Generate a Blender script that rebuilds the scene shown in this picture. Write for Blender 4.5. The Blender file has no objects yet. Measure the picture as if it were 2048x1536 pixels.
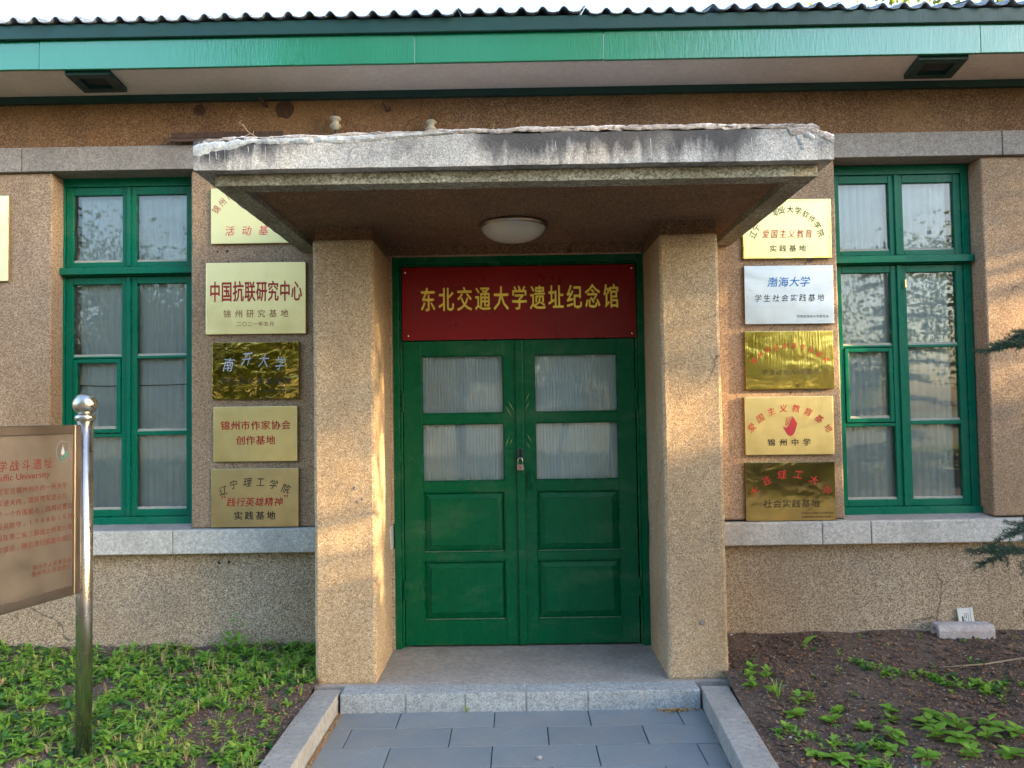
import bpy, math, random
import numpy as np
from mathutils import Vector, Matrix, noise
R = math.radians
scene = bpy.context.scene
COL = scene.collection
random.seed(7)

# ------------------------------------------------------------------ camera
CAM = Vector((0.0, -5.55, 1.62))
RHO, TH, PSI, F = 0.0158, 0.0385, 0.0052, 1600.0
r1 = Vector((math.cos(PSI), math.sin(PSI), 0)); f1 = Vector((-math.sin(PSI), math.cos(PSI), 0)); u1 = Vector((0, 0, 1))
f2 = math.cos(TH) * f1 + math.sin(TH) * u1; u2 = math.cos(TH) * u1 - math.sin(TH) * f1
r3 = math.cos(RHO) * r1 - math.sin(RHO) * u2; u3 = math.cos(RHO) * u2 + math.sin(RHO) * r1
cam = bpy.data.cameras.new('camera'); camo = bpy.data.objects.new('camera', cam); COL.objects.link(camo)
m = Matrix((r3, u3, -f2)).transposed().to_4x4(); m.translation = CAM
camo.matrix_world = m
cam.sensor_fit = 'HORIZONTAL'; cam.sensor_width = 36.0; cam.lens = 36.0 * F / 2048.0
cam.clip_start = 0.05; cam.clip_end = 3000
scene.camera = camo

# ------------------------------------------------------------------ light
SUN_EL, SUN_PHI = R(13.0), R(79.0)          # elevation, and angle from -Y towards +X
sdir = Vector((math.sin(SUN_PHI) * math.cos(SUN_EL), -math.cos(SUN_PHI) * math.cos(SUN_EL), math.sin(SUN_EL)))
world = bpy.data.worlds.new('World'); scene.world = world; world.use_nodes = True
wn = world.node_tree.nodes; wl = world.node_tree.links; wn.clear()
sky = wn.new('ShaderNodeTexSky'); sky.sky_type = 'NISHITA'; sky.sun_disc = False
sky.sun_elevation = SUN_EL; sky.sun_rotation = math.atan2(sdir.x, sdir.y)
sky.air_density = 1.0; sky.dust_density = 3.5; sky.ozone_density = 1.5
bg = wn.new('ShaderNodeBackground'); bg.inputs['Strength'].default_value = 0.15
wo = wn.new('ShaderNodeOutputWorld'); wl.new(sky.outputs[0], bg.inputs[0]); wl.new(bg.outputs[0], wo.inputs[0])
sun = bpy.data.lights.new('sun', 'SUN'); sun.energy = 4.6; sun.angle = R(0.6); sun.color = (1.0, 0.70, 0.34)
suno = bpy.data.objects.new('sun', sun); COL.objects.link(suno)
suno.rotation_euler = sdir.to_track_quat('Z', 'Y').to_euler()
vs = scene.view_settings; vs.view_transform = 'Standard'; vs.look = 'None'; vs.gamma = 1.0
vs.exposure = 3.05; vs.use_curve_mapping = False
scene.render.engine = 'CYCLES'
scene.cycles.use_denoising = True
scene.cycles.max_bounces = 8; scene.cycles.transparent_max_bounces = 12
scene.cycles.sample_clamp_indirect = 6.0
scene.cycles.caustics_reflective = False; scene.cycles.caustics_refractive = False

# ------------------------------------------------------------------ materials
class NT:
    def __init__(s, name):
        s.m = bpy.data.materials.new(name); s.m.use_nodes = True
        s.n = s.m.node_tree.nodes; s.l = s.m.node_tree.links
        s.p = s.n['Principled BSDF']; s.tc = s.n.new('ShaderNodeTexCoord')
    def coord(s, sc=(1, 1, 1), loc=(0, 0, 0), rot=None):
        src = s.tc.outputs['Object']
        if rot:
            m0 = s.n.new('ShaderNodeMapping'); m0.inputs['Rotation'].default_value = rot; s.l.new(src, m0.inputs[0]); src = m0.outputs[0]
        mp = s.n.new('ShaderNodeMapping'); mp.inputs['Scale'].default_value = sc; mp.inputs['Location'].default_value = loc
        s.l.new(src, mp.inputs[0]); return mp.outputs[0]
    def noise(s, scale, co=None, detail=4, rough=.55, dist=0):
        t = s.n.new('ShaderNodeTexNoise'); t.inputs['Scale'].default_value = scale
        t.inputs['Detail'].default_value = detail; t.inputs['Roughness'].default_value = rough; t.inputs['Distortion'].default_value = dist
        s.l.new(co or s.coord(), t.inputs['Vector']); return t.outputs[0]
    def voro(s, scale, co=None, out='Color', feat='F1'):
        t = s.n.new('ShaderNodeTexVoronoi'); t.inputs['Scale'].default_value = scale; t.feature = feat
        s.l.new(co or s.coord(), t.inputs['Vector']); return t.outputs[out]
    def ramp(s, v, pts):
        t = s.n.new('ShaderNodeValToRGB'); e = t.color_ramp.elements
        while len(e) < len(pts): e.new(0.5)
        for k, (p, c) in enumerate(pts):
            e[k].position = p; c = (c, c, c) if not isinstance(c, tuple) else c
            e[k].color = (c[0], c[1], c[2], 1)
        s.l.new(v, t.inputs[0]); return t.outputs[0]
    def mix(s, f, a, b, mode='MIX'):
        t = s.n.new('ShaderNodeMix'); t.data_type = 'RGBA'; t.blend_type = mode
        for i, v in ((0, f), (6, a), (7, b)):
            if hasattr(v, 'is_linked') or hasattr(v, 'links'): s.l.new(v, t.inputs[i])
            elif isinstance(v, tuple): t.inputs[i].default_value = (*v, 1)
            elif i == 0: t.inputs[0].default_value = v
            else: t.inputs[i].default_value = (v, v, v, 1)
        return t.outputs[2]
    def math(s, op, a, b=0.0):
        t = s.n.new('ShaderNodeMath'); t.operation = op
        for i, v in ((0, a), (1, b)):
            if isinstance(v, (int, float)): t.inputs[i].default_value = v
            else: s.l.new(v, t.inputs[i])
        return t.outputs[0]
    def sep(s, axis):
        t = s.n.new('ShaderNodeSeparateXYZ'); s.l.new(s.tc.outputs['Object'], t.inputs[0]); return t.outputs[axis]
    def bump(s, h, strength, dist, prev=None):
        t = s.n.new('ShaderNodeBump'); t.inputs['Strength'].default_value = strength; t.inputs['Distance'].default_value = dist
        s.l.new(h, t.inputs['Height'])
        if prev: s.l.new(prev, t.inputs['Normal'])
        s.l.new(t.outputs[0], s.p.inputs['Normal']); return t.outputs[0]
    def base(s, c):
        if isinstance(c, tuple): s.p.inputs['Base Color'].default_value = (*c, 1)
        else: s.l.new(c, s.p.inputs['Base Color'])
    def set(s, **k):
        for a, v in k.items():
            i = s.p.inputs[a.replace('_', ' ')]
            if isinstance(v, (int, float)): i.default_value = v
            else: s.l.new(v, i)
        return s

def pebble(name, tones, stain=.5, stain_col=(.13, .09, .065), scale=150, bumpd=.005, pale=None):
    """pebble-dash render: random coloured grains, relief, broad weather stains"""
    t = NT(name)
    g = t.voro(scale); gv = t.n.new('ShaderNodeSeparateColor'); t.l.new(g, gv.inputs[0])
    n = len(tones)
    col = t.ramp(gv.outputs[0], [(k / (n - 1), c) for k, c in enumerate(tones)])
    fine = t.noise(170, detail=3, rough=.7)
    col = t.mix(.35, col, t.ramp(fine, [(.36, .25), (.62, .8)]), 'OVERLAY')
    pit = t.ramp(t.noise(190, t.coord(loc=(7, 3, 1)), 1), [(.34, 1.0), (.44, 0.0)])
    col = t.mix(t.math('MULTIPLY', pit, .7), col, tuple(c * .6 for c in tones[0]))
    st = t.ramp(t.noise(.9, t.coord((1, 1, .6)), 5, .62), [(.42, 0.0), (.72, 1.0)])
    col = t.mix(t.math('MULTIPLY', st, stain), col, t.mix(1.0, col, stain_col, 'MULTIPLY') if False else stain_col)
    drip = t.ramp(t.noise(4.0, t.coord((1, 1, .12)), 4, .6), [(.50, 0.0), (.75, 1.0)])
    col = t.mix(t.math('MULTIPLY', drip, stain * .55), col, tuple(c * .8 for c in stain_col))
    if pale:
        pm = t.ramp(t.noise(1.6, t.coord((1, 1, 1.4), (5, 0, 0)), 4), [(.45, 0.0), (.7, 1.0)])
        col = t.mix(t.math('MULTIPLY', pm, .5), col, pale)
    warm = t.ramp(t.noise(.55, t.coord(loc=(2, 9, 4)), 5, .6), [(.40, 0.0), (.62, 1.0)])
    col = t.mix(t.math('MULTIPLY', warm, .8), col, t.mix(1.0, col, (1.05, .95, .82), 'MULTIPLY'))
    grey = t.ramp(t.noise(1.4, t.coord(loc=(6, 1, 7)), 5, .65), [(.54, 0.0), (.68, 1.0)])
    col = t.mix(t.math('MULTIPLY', grey, .6), col, t.mix(1.0, col, (.78, .80, .84), 'MULTIPLY'))
    v = t.n.new('ShaderNodeTexVoronoi'); v.feature = 'DISTANCE_TO_EDGE'; v.inputs['Scale'].default_value = .55
    jig = t.n.new('ShaderNodeVectorMath'); jig.operation = 'ADD'; t.l.new(t.coord((1, 1, .6)), jig.inputs[0])
    nn = t.n.new('ShaderNodeTexNoise'); nn.inputs['Scale'].default_value = 3; nn.inputs['Detail'].default_value = 6; t.l.new(t.coord(), nn.inputs[0])
    sc_ = t.n.new('ShaderNodeVectorMath'); sc_.operation = 'SCALE'; sc_.inputs[3].default_value = .35; t.l.new(nn.outputs[1], sc_.inputs[0]); t.l.new(sc_.outputs[0], jig.inputs[1])
    t.l.new(jig.outputs[0], v.inputs['Vector'])
    cr = t.ramp(v.outputs['Distance'], [(.0, 1.0), (.0016, 0.0)])
    cm = t.ramp(t.noise(.8, t.coord(loc=(8, 8, 8)), 2), [(.5, 0.0), (.56, 1.0)])
    col = t.mix(t.math('MULTIPLY', t.math('MULTIPLY', cr, cm), .75), col, (.05, .033, .024))
    t.base(col); t.set(Roughness=.93)
    h = t.voro(scale, out='Distance'); b = t.bump(t.math('SUBTRACT', 1.0, h), .28, bumpd)
    t.bump(t.noise(7, detail=5), .4, .012, b)
    return t.m

TAN = [(.19, .125, .085), (.31, .21, .14), (.37, .26, .175), (.43, .315, .22), (.54, .42, .31)]
M = {}
M['wall'] = pebble('pebble dash wall', TAN, .55, (.17, .11, .07))
M['pillar'] = pebble('pebble dash pillar', [(.25, .185, .125), (.39, .295, .195), (.46, .355, .24), (.52, .41, .285), (.64, .53, .40)], .42, (.19, .12, .07))
M['plinth'] = pebble('worn pebble dash plinth', [(.14, .10, .075), (.30, .225, .16), (.39, .30, .22), (.49, .40, .31), (.62, .54, .44)], .42, (.19, .15, .115))
M['frieze'] = pebble('brown pebble dash band', [(.08, .042, .024), (.15, .08, .044), (.205, .115, .064), (.26, .155, .09), (.36, .24, .15)], .5, (.085, .04, .024), pale=(.27, .155, .07))
M['reveal'] = pebble('pebble dash reveal', [(.10, .06, .035), (.20, .125, .075), (.28, .185, .115), (.36, .25, .16), (.46, .35, .24)], .25, (.15, .1, .07))
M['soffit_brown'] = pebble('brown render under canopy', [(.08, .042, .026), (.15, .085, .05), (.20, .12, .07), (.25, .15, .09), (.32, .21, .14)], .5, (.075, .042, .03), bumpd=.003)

def concrete(name, a, b, dark=(.03, .032, .036), amt=.6, scale=110, drip=True, rough=.9):
    t = NT(name)
    g = t.voro(scale); gv = t.n.new('ShaderNodeSeparateColor'); t.l.new(g, gv.inputs[0])
    col = t.mix(gv.outputs[0], a, b)
    col = t.mix(.4, col, t.ramp(t.noise(30, detail=5), [(.3, .3), (.7, .8)]), 'OVERLAY')
    k = t.ramp(t.noise(2.2, t.coord((1, 1, .35) if drip else (1, 1, 1)), 6, .65), [(.44, 0.0), (.66, 1.0)])
    col = t.mix(t.math('MULTIPLY', k, amt), col, dark)
    t.base(col); t.set(Roughness=rough)
    b1 = t.bump(t.noise(140, detail=3), .5, .003); t.bump(t.noise(12, detail=5), .35, .008, b1)
    return t.m
M['canopy'] = concrete('weathered canopy concrete', (.16, .165, .17), (.52, .52, .50), (.035, .037, .045), .85)
M['canopy_low'] = concrete('mossy lower canopy concrete', (.13, .125, .09), (.46, .45, .38), (.10, .085, .045), .55)
M['mortar_pale'] = concrete('pale crusty mortar', (.42, .46, .48), (.68, .72, .74), (.20, .19, .19), .8, 110, False)
M['mortar_pink'] = concrete('greyish broken mortar', (.30, .25, .22), (.62, .56, .52), (.14, .12, .11), .8, 110, False)
M['lintel'] = concrete('grey render lintel', (.20, .18, .17), (.36, .33, .315), (.15, .13, .125), .5, 150)
M['sill'] = concrete('speckled granite sill', (.36, .35, .335), (.58, .57, .55), (.22, .20, .19), .4, 150)
M['kerb'] = concrete('grey granite kerb', (.28, .275, .27), (.34, .335, .33), (.19, .19, .185), .5, 220, False)
M['step'] = concrete('blue grey speckled step stone', (.19, .215, .235), (.42, .45, .475), (.18, .19, .21), .35, 170, False)
M['joint'] = concrete('mortar joint', (.32, .31, .30), (.45, .44, .42), (.2, .19, .18), .4, 200, False)
M['porch_floor'] = concrete('smooth concrete porch floor', (.27, .25, .24), (.36, .335, .32), (.19, .175, .165), .5, 260, False, .75)

def stained(name, a, b, blk):
    t = NT(name)
    g = t.voro(150); gv = t.n.new('ShaderNodeSeparateColor'); t.l.new(g, gv.inputs[0])
    col = t.mix(gv.outputs[0], a, b)
    col = t.mix(.6, col, t.ramp(t.noise(150, detail=3), [(.35, .3), (.65, .85)]), 'OVERLAY')
    k = t.ramp(t.noise(1.7, t.coord((1, 1, .5), (3, 0, 1)), 3, .5), [(.41, 0.0), (.56, 1.0)])
    k2 = t.ramp(t.noise(7, t.coord((1, 1, .22)), 5, .65), [(.38, .12), (.60, 1.0)])
    top = t.n.new('ShaderNodeMapRange'); top.inputs[1].default_value = 2.86; top.inputs[2].default_value = 2.99; top.inputs[3].default_value = .35; top.inputs[4].default_value = 1.0
    t.l.new(t.sep(2), top.inputs[0])
    fz = t.ramp(t.math('ADD', t.math('MULTIPLY', top.outputs[0], .5), t.math('MULTIPLY', t.noise(14, t.coord((1, 1, .25)), 5, .7), .9)), [(.56, 0.0), (.82, 1.0)])
    col = t.mix(t.math('MULTIPLY', t.math('MULTIPLY', k, fz), .92), col, blk)
    col = t.mix(t.math('MULTIPLY', t.math('MULTIPLY', k, k2), .35), col, blk)
    t.base(col); t.set(Roughness=.92)
    b1 = t.bump(t.noise(140, detail=3), .6, .004); t.bump(t.noise(12, detail=5), .45, .010, b1)
    return t.m
M['canopy'] = stained('damp stained canopy concrete', (.34, .335, .325), (.56, .55, .53), (.045, .045, .052))
def slate(name, v):
    t = NT(name)
    oi = t.n.new('ShaderNodeObjectInfo')
    a = t.mix(t.noise(3, t.coord((1, 3, 1)), 6, .6), tuple(x * v for x in (.135, .18, .225)), tuple(x * v for x in (.215, .275, .33)))
    a = t.mix(t.math('MULTIPLY', oi.outputs['Random'], .35), a, (.13, .155, .19))
    a = t.mix(t.ramp(t.noise(1.1, t.coord(loc=(3, 2, 1)), 5), [(.42, 0.0), (.7, .75)]), a, (.25, .25, .245))
    a = t.mix(t.math('MULTIPLY', t.ramp(oi.outputs['Random'], [(.0, 0.0), (1.0, 1.0)]), .3), a, t.mix(1.0, a, (.72, .74, .8), 'MULTIPLY'))
    for (ang_, lo) in ((.95, (1, 2, 0)), (-.7, (4, 5, 0))):
        sx = t.ramp(t.noise(1.0, t.coord((1.3, 30, 1), lo, (0, 0, ang_)), 3, .5), [(.65, 0.0), (.69, 1.0)])
        a = t.mix(t.math("MULTIPLY", sx, .3), a, (.42, .44, .46))
    a = t.mix(t.ramp(t.noise(24, detail=6, rough=.8), [(.62, 0.0), (.75, .5)]), a, (.36, .36, .35))
    t.base(a); t.set(Roughness=t.ramp(t.noise(5, detail=5), [(.3, .42), (.7, .62)]))
    b = t.bump(t.noise(90, detail=4), .25, .002); t.bump(t.noise(9, t.coord((1, 2.5, 1)), 5), .25, .004, b)
    return t.m
M['slate'] = slate('blue grey slate paving', 1.0)

def paint(name, c, c2, rough=.32, chips=.0, dust=.0, bumpk=.35):
    t = NT(name)
    col = t.mix(t.noise(5, t.coord((1, 1, .4)), 5), c, c2)
    if chips:
        k = t.ramp(t.noise(38, detail=6, rough=.7), [(.70, 0.0), (.73, 1.0)])
        col = t.mix(t.math('MULTIPLY', k, chips), col, (.32, .33, .27))
    if dust:
        k = t.ramp(t.noise(3.5, t.coord((.6, 1, 1.5)), 6, .7), [(.5, 0.0), (.8, 1.0)])
        col = t.mix(t.math('MULTIPLY', k, dust), col, (.16, .22, .14))
    t.base(col); t.set(Roughness=t.ramp(t.noise(9, detail=4), [(.3, rough * .8), (.75, rough * 1.5)]))
    b = t.bump(t.noise(28, t.coord((3, 1, .35)), 4), bumpk, .0025); t.bump(t.noise(5, detail=3), .25, .004, b)
    return t.m
M['green'] = paint('green gloss door paint', (.0005, .112, .045), (.0005, .078, .030), .24, .6, .3, .7)
M['green'].node_tree.nodes['Principled BSDF'].inputs['IOR'].default_value = 1.27
M['green_win'] = paint('green window paint', (.0005, .155, .095), (.0005, .120, .070), .28, .8, .18)
M['green_win'].node_tree.nodes['Principled BSDF'].inputs['IOR'].default_value = 1.27
M['green_dark'] = paint('dark green eave paint', (.006, .05, .045), (.004, .034, .034), .4, .3)
M['fascia'] = paint('glossy green fascia paint', (.001, .22, .115), (.001, .18, .095), .09, .8, .0, .5)
M['fascia'].node_tree.nodes['Principled BSDF'].inputs['IOR'].default_value = 2.05
M['soffit'] = concrete('cream painted eave soffit', (.74, .66, .60), (.80, .72, .66), (.55, .46, .41), .3, 300, False, .7)
M['asbestos'] = concrete('grey corrugated roof sheet', (.17, .20, .25), (.27, .31, .37), (.10, .11, .13), .5, 120, False)
M['rust'] = concrete('rusty steel', (.05, .028, .022), (.12, .06, .04), (.03, .02, .02), .5, 90, False, .7)
M['dab'] = pebble('grey cement dab', [(.16, .14, .14), (.24, .215, .21), (.30, .27, .265)], .2, (.12, .1, .1))
M['patch'] = pebble('dark filled patch', [(.035, .018, .012), (.07, .035, .022), (.10, .05, .032)], .2, (.05, .03, .02))
M['porcelain'] = NT('cream porcelain').set(Roughness=.35).m; M['porcelain'].node_tree.nodes['Principled BSDF'].inputs['Base Color'].default_value = (.42, .38, .30, 1)

def metal(name, c, rough, brush=0, wave=0, wscale=5, dull=None, mtl=1.0, bscale=(260, 1, 3)):
    t = NT(name)
    cc = c
    if dull: cc = t.mix(t.ramp(t.noise(4, detail=6), [(.4, 0.0), (.8, 1.0)]), c, dull)
    t.base(cc); t.set(Metallic=mtl, Roughness=t.ramp(t.noise(6, detail=4), [(.3, rough * .85), (.8, rough * 1.25)]))
    b = None
    if wave: b = t.bump(t.noise(wscale, t.coord((1, 1, 1.6)), 2, .5, .6), wave, .02)
    if brush: t.bump(t.noise(1, t.coord(bscale), 3), brush, .0015, b)
    return t.m
M['brass'] = metal('brushed pale brass', (.99, .81, .43), .33, .35, .12, 1.6, (.88, .70, .33))
M['brass_matt'] = metal('matt brushed brass', (.82, .68, .34), .32, .4, .16, 2.0, (.66, .54, .26))
M['brass_dark'] = metal('old brushed brass', (.62, .52, .29), .33, .35, .08, 2.0, (.42, .36, .20))
M['brass_mirror'] = metal('polished brass', (.34, .27, .10), .07, .0, .32, 8, (.80, .56, .15))
M['brass_streak'] = metal('polished streaky brass', (.88, .70, .22), .12, .6, .25, 4, bscale=(90, 1, 5))
M['brass_umber'] = metal('dark patchy polished brass', (.26, .22, .11), .10, .4, .18, 4, (.5, .42, .16), bscale=(90, 1, 5))  # dark base with paler patches mixed in by noise
M['plate_cream'] = metal('lacquered cream gold plate', (.92, .80, .40), .36, .12, .10, 2, None, .6)
M['silver'] = metal('brushed steel plate', (.52, .56, .62), .33, .3, .2, 2.2, (.44, .47, .52), 1.0, (3, 1, 120))
M['steel'] = metal('stainless steel', (.54, .51, .47), .27, .08, .05, 6, (.5, .47, .42))
M['steel_sign'] = metal('brushed steel sign face', (.27, .24, .22), .46, .25, .05, 2, (.21, .185, .17))
M['steel_frame'] = metal('satin steel frame', (.33, .28, .25), .34, .1, .05, 3)
M['screw'] = metal('screw head', (.75, .70, .62), .25)
M['lock'] = metal('scratched padlock', (.42, .30, .26), .4, .3, 0, 2, (.28, .25, .30))
M['shackle'] = metal('shackle steel', (.7, .7, .7), .2)

def plain(name, c, rough=.6, var=None, scale=20):
    t = NT(name); t.base(t.mix(t.noise(scale), c, var) if var else c); t.set(Roughness=rough); return t.m
M['red'] = paint('dark red sign enamel', (.24, .003, .008), (.21, .003, .007), .3, 0, 0, .05)
M['gold'] = plain('gold letter foil', (.98, .74, .18), .35, (.95, .62, .08), 90); M['gold'].node_tree.nodes['Principled BSDF'].inputs['Metallic'].default_value = .75
M['red'].node_tree.nodes['Principled BSDF'].inputs['IOR'].default_value = 1.36
M['ink_red'] = plain('red enamel print', (.50, .012, .012), .45, (.36, .015, .015))
M['ink_maroon'] = plain('maroon print', (.26, .025, .012), .5)
M['ink_pink'] = plain('faded pink red print', (.72, .10, .12), .5)
M['ink_black'] = plain('black print', (.012, .011, .010), .45)
M['ink_blue'] = plain('blue print', (.004, .15, .50), .45)
M['ink_silver'] = plain('silver print', (.58, .60, .66), .3, (.42, .42, .5), 60)
M['ink_worn'] = plain('worn red paint', (.26, .018, .012), .7, (.20, .07, .05), 60)
M['ink_crimson'] = plain('crimson print', (.33, .015, .035), .45)
M['ink_teal'] = plain('teal paint', (.01, .30, .24), .5)
M['ink_grey'] = plain('grey paint', (.38, .40, .44), .5)
M['scratch'] = plain('bare scratched wood', (.42, .42, .17), .7)
M['lamp_glass'] = plain('opal lamp glass', (.62, .60, .55), .25, (.52, .5, .46), 8)
M['dark'] = plain('dark interior', (.03, .03, .032), .9)
M['room'] = plain('room plaster', (.6, .6, .6), .9)
M['putty'] = plain('dried putty', (.42, .40, .34), .8, (.26, .27, .22), 40)
M['dust'] = plain('grey green dust', (.22, .28, .20), .9, (.05, .14, .07), 25)
M['wire'] = plain('curtain wire', (.10, .11, .12), .5)
M['paper'] = plain('white card', (.68, .69, .68), .6, (.55, .56, .56), 6)
M['brick_grey'] = concrete('grey pink cast block', (.34, .32, .33), (.46, .44, .45), (.44, .30, .28), .5, 120, False)
M['twig'] = plain('dry straw twig', (.42, .32, .20), .8, (.3, .2, .12))
t = NT('white pleated curtain'); t.base(t.mix(t.noise(2), (.74, .89, 1.0), (.82, .94, 1.0))); t.set(Roughness=.8); t.p.inputs['Subsurface Weight'].default_value = 0
M['curtain'] = t.m
t.p.inputs['Sheen Weight'].default_value = .0
# window glass: clear sheet with a fresnel reflection and a little dust
t = NT('window glass'); tr = t.n.new('ShaderNodeBsdfTransparent'); tr.inputs[0].default_value = (.975, .985, .985, 1)
gl = t.n.new('ShaderNodeBsdfGlossy'); gl.inputs['Roughness'].default_value = .01
df = t.n.new('ShaderNodeBsdfDiffuse'); df.inputs[0].default_value = (.5, .52, .5, 1)
fr = t.n.new('ShaderNodeFresnel'); fr.inputs[0].default_value = 1.55
bp = t.n.new('ShaderNodeBump'); bp.inputs['Strength'].default_value = .10; bp.inputs['Distance'].default_value = .004
t.l.new(t.noise(4, detail=2), bp.inputs['Height']); t.l.new(bp.outputs[0], gl.inputs['Normal'])
mx = t.n.new('ShaderNodeMixShader'); mx2 = t.n.new('ShaderNodeMixShader')
ff = t.math('ADD', t.math('MULTIPLY', fr.outputs[0], 1.1), .0)
t.l.new(ff, mx.inputs[0]); t.l.new(tr.outputs[0], mx.inputs[1]); t.l.new(gl.outputs[0], mx.inputs[2])
t.l.new(t.ramp(t.noise(2.5, detail=6, rough=.7), [(.45, .02), (.8, .12)]), mx2.inputs[0]); t.l.new(mx.outputs[0], mx2.inputs[1]); t.l.new(df.outputs[0], mx2.inputs[2])
t.l.new(mx2.outputs[0], t.n['Material Output'].inputs[0]); M['glass'] = t.m

t = NT('dark garden soil')
c = t.mix(t.noise(14, detail=8, rough=.7), (.036, .024, .018), (.110, .072, .054))
g = t.voro(140); gs = t.n.new('ShaderNodeSeparateColor'); t.l.new(g, gs.inputs[0])
c = t.mix(t.ramp(gs.outputs[0], [(.72, 0.0), (.78, 1.0)]), c, (.15, .085, .06))
c = t.mix(t.ramp(gs.outputs[1], [(.95, 0.0), (.96, 1.0)]), c, (.34, .28, .24))
c = t.mix(t.ramp(t.noise(1.3, detail=4), [(.45, 0.0), (.7, .7)]), c, (.15, .115, .095))
t.base(c); t.set(Roughness=.95)
b = t.bump(t.noise(60, detail=6, rough=.7), .9, .012); t.bump(gs.outputs[2], .5, .006, b); M['soil'] = t.m
t = NT('far ground'); t.base(t.mix(t.noise(.4, detail=8), (.055, .075, .025), (.10, .095, .06))); t.set(Roughness=.95); M['lawn'] = t.m
M['asphalt'] = plain('asphalt lane', (.055, .055, .058), .85, (.075, .073, .07), 30)

def leafmat(name, a, b, trans=.35, sc=9):
    t = NT(name); oi = t.n.new('ShaderNodeObjectInfo')
    c = t.mix(t.noise(sc, detail=3), a, b); t.base(c); t.set(Roughness=.5)
    tl = t.n.new('ShaderNodeBsdfTranslucent'); t.l.new(c, tl.inputs[0])
    mx = t.n.new('ShaderNodeMixShader'); mx.inputs[0].default_value = trans
    t.l.new(t.p.outputs[0], mx.inputs[1]); t.l.new(tl.outputs[0], mx.inputs[2]); t.l.new(mx.outputs[0], t.n['Material Output'].inputs[0])
    return t.m
M['weed'] = leafmat('weed leaf', (.16, .36, .04), (.28, .52, .08), .45, 7)
M['weed2'] = leafmat('yellow green weed leaf', (.20, .40, .04), (.34, .52, .08), .45, 7)
M['weed3'] = leafmat('deep green weed leaf', (.035, .13, .035), (.07, .2, .05), .3, 7)
M['weed4'] = leafmat('pale yellowing weed leaf', (.30, .42, .07), (.42, .50, .12), .45, 7)
M['stem'] = plain('weed stem', (.10, .15, .04), .7)
M['tree_leaf'] = leafmat('tree leaf', (.04, .09, .016), (.11, .15, .03), .4, 2)
M['tree_leaf2'] = leafmat('yellowing tree leaf', (.10, .15, .02), (.20, .20, .03), .45, 2)
M['bark'] = concrete('tree bark', (.07, .055, .04), (.14, .11, .085), (.04, .03, .025), .5, 30)
M['needle'] = leafmat('fir needle', (.012, .055, .038), (.03, .095, .05), .12, 12)
M['litter_y'] = plain('yellow leaf scrap', (.50, .32, .09), .8, (.30, .16, .05), 60)
M['litter_o'] = plain('orange leaf scrap', (.42, .19, .06), .8, (.26, .10, .04), 60)
M['litter_t'] = plain('tan leaf scrap', (.34, .24, .16), .9, (.20, .14, .10), 60)
M['litter_b'] = plain('brown leaf scrap', (.11, .06, .04), .9, (.20, .12, .08), 60)

# ------------------------------------------------------------------ geometry helpers
def tag(o, label=None, cat=None, group=None, kind=None):
    if label: o['label'] = label
    if cat: o['category'] = cat
    if group: o['group'] = group
    if kind: o['kind'] = kind
    return o
def empty(name, loc=(0, 0, 0), rot=(0, 0, 0)):
    o = bpy.data.objects.new(name, None); COL.objects.link(o); o.location = loc; o.rotation_euler = rot
    o.empty_display_size = .1; return o
def link(name, me, parent=None, loc=(0, 0, 0)):
    o = bpy.data.objects.new(name, me); COL.objects.link(o); o.location = loc
    if parent is not None: o.parent = parent
    return o

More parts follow.
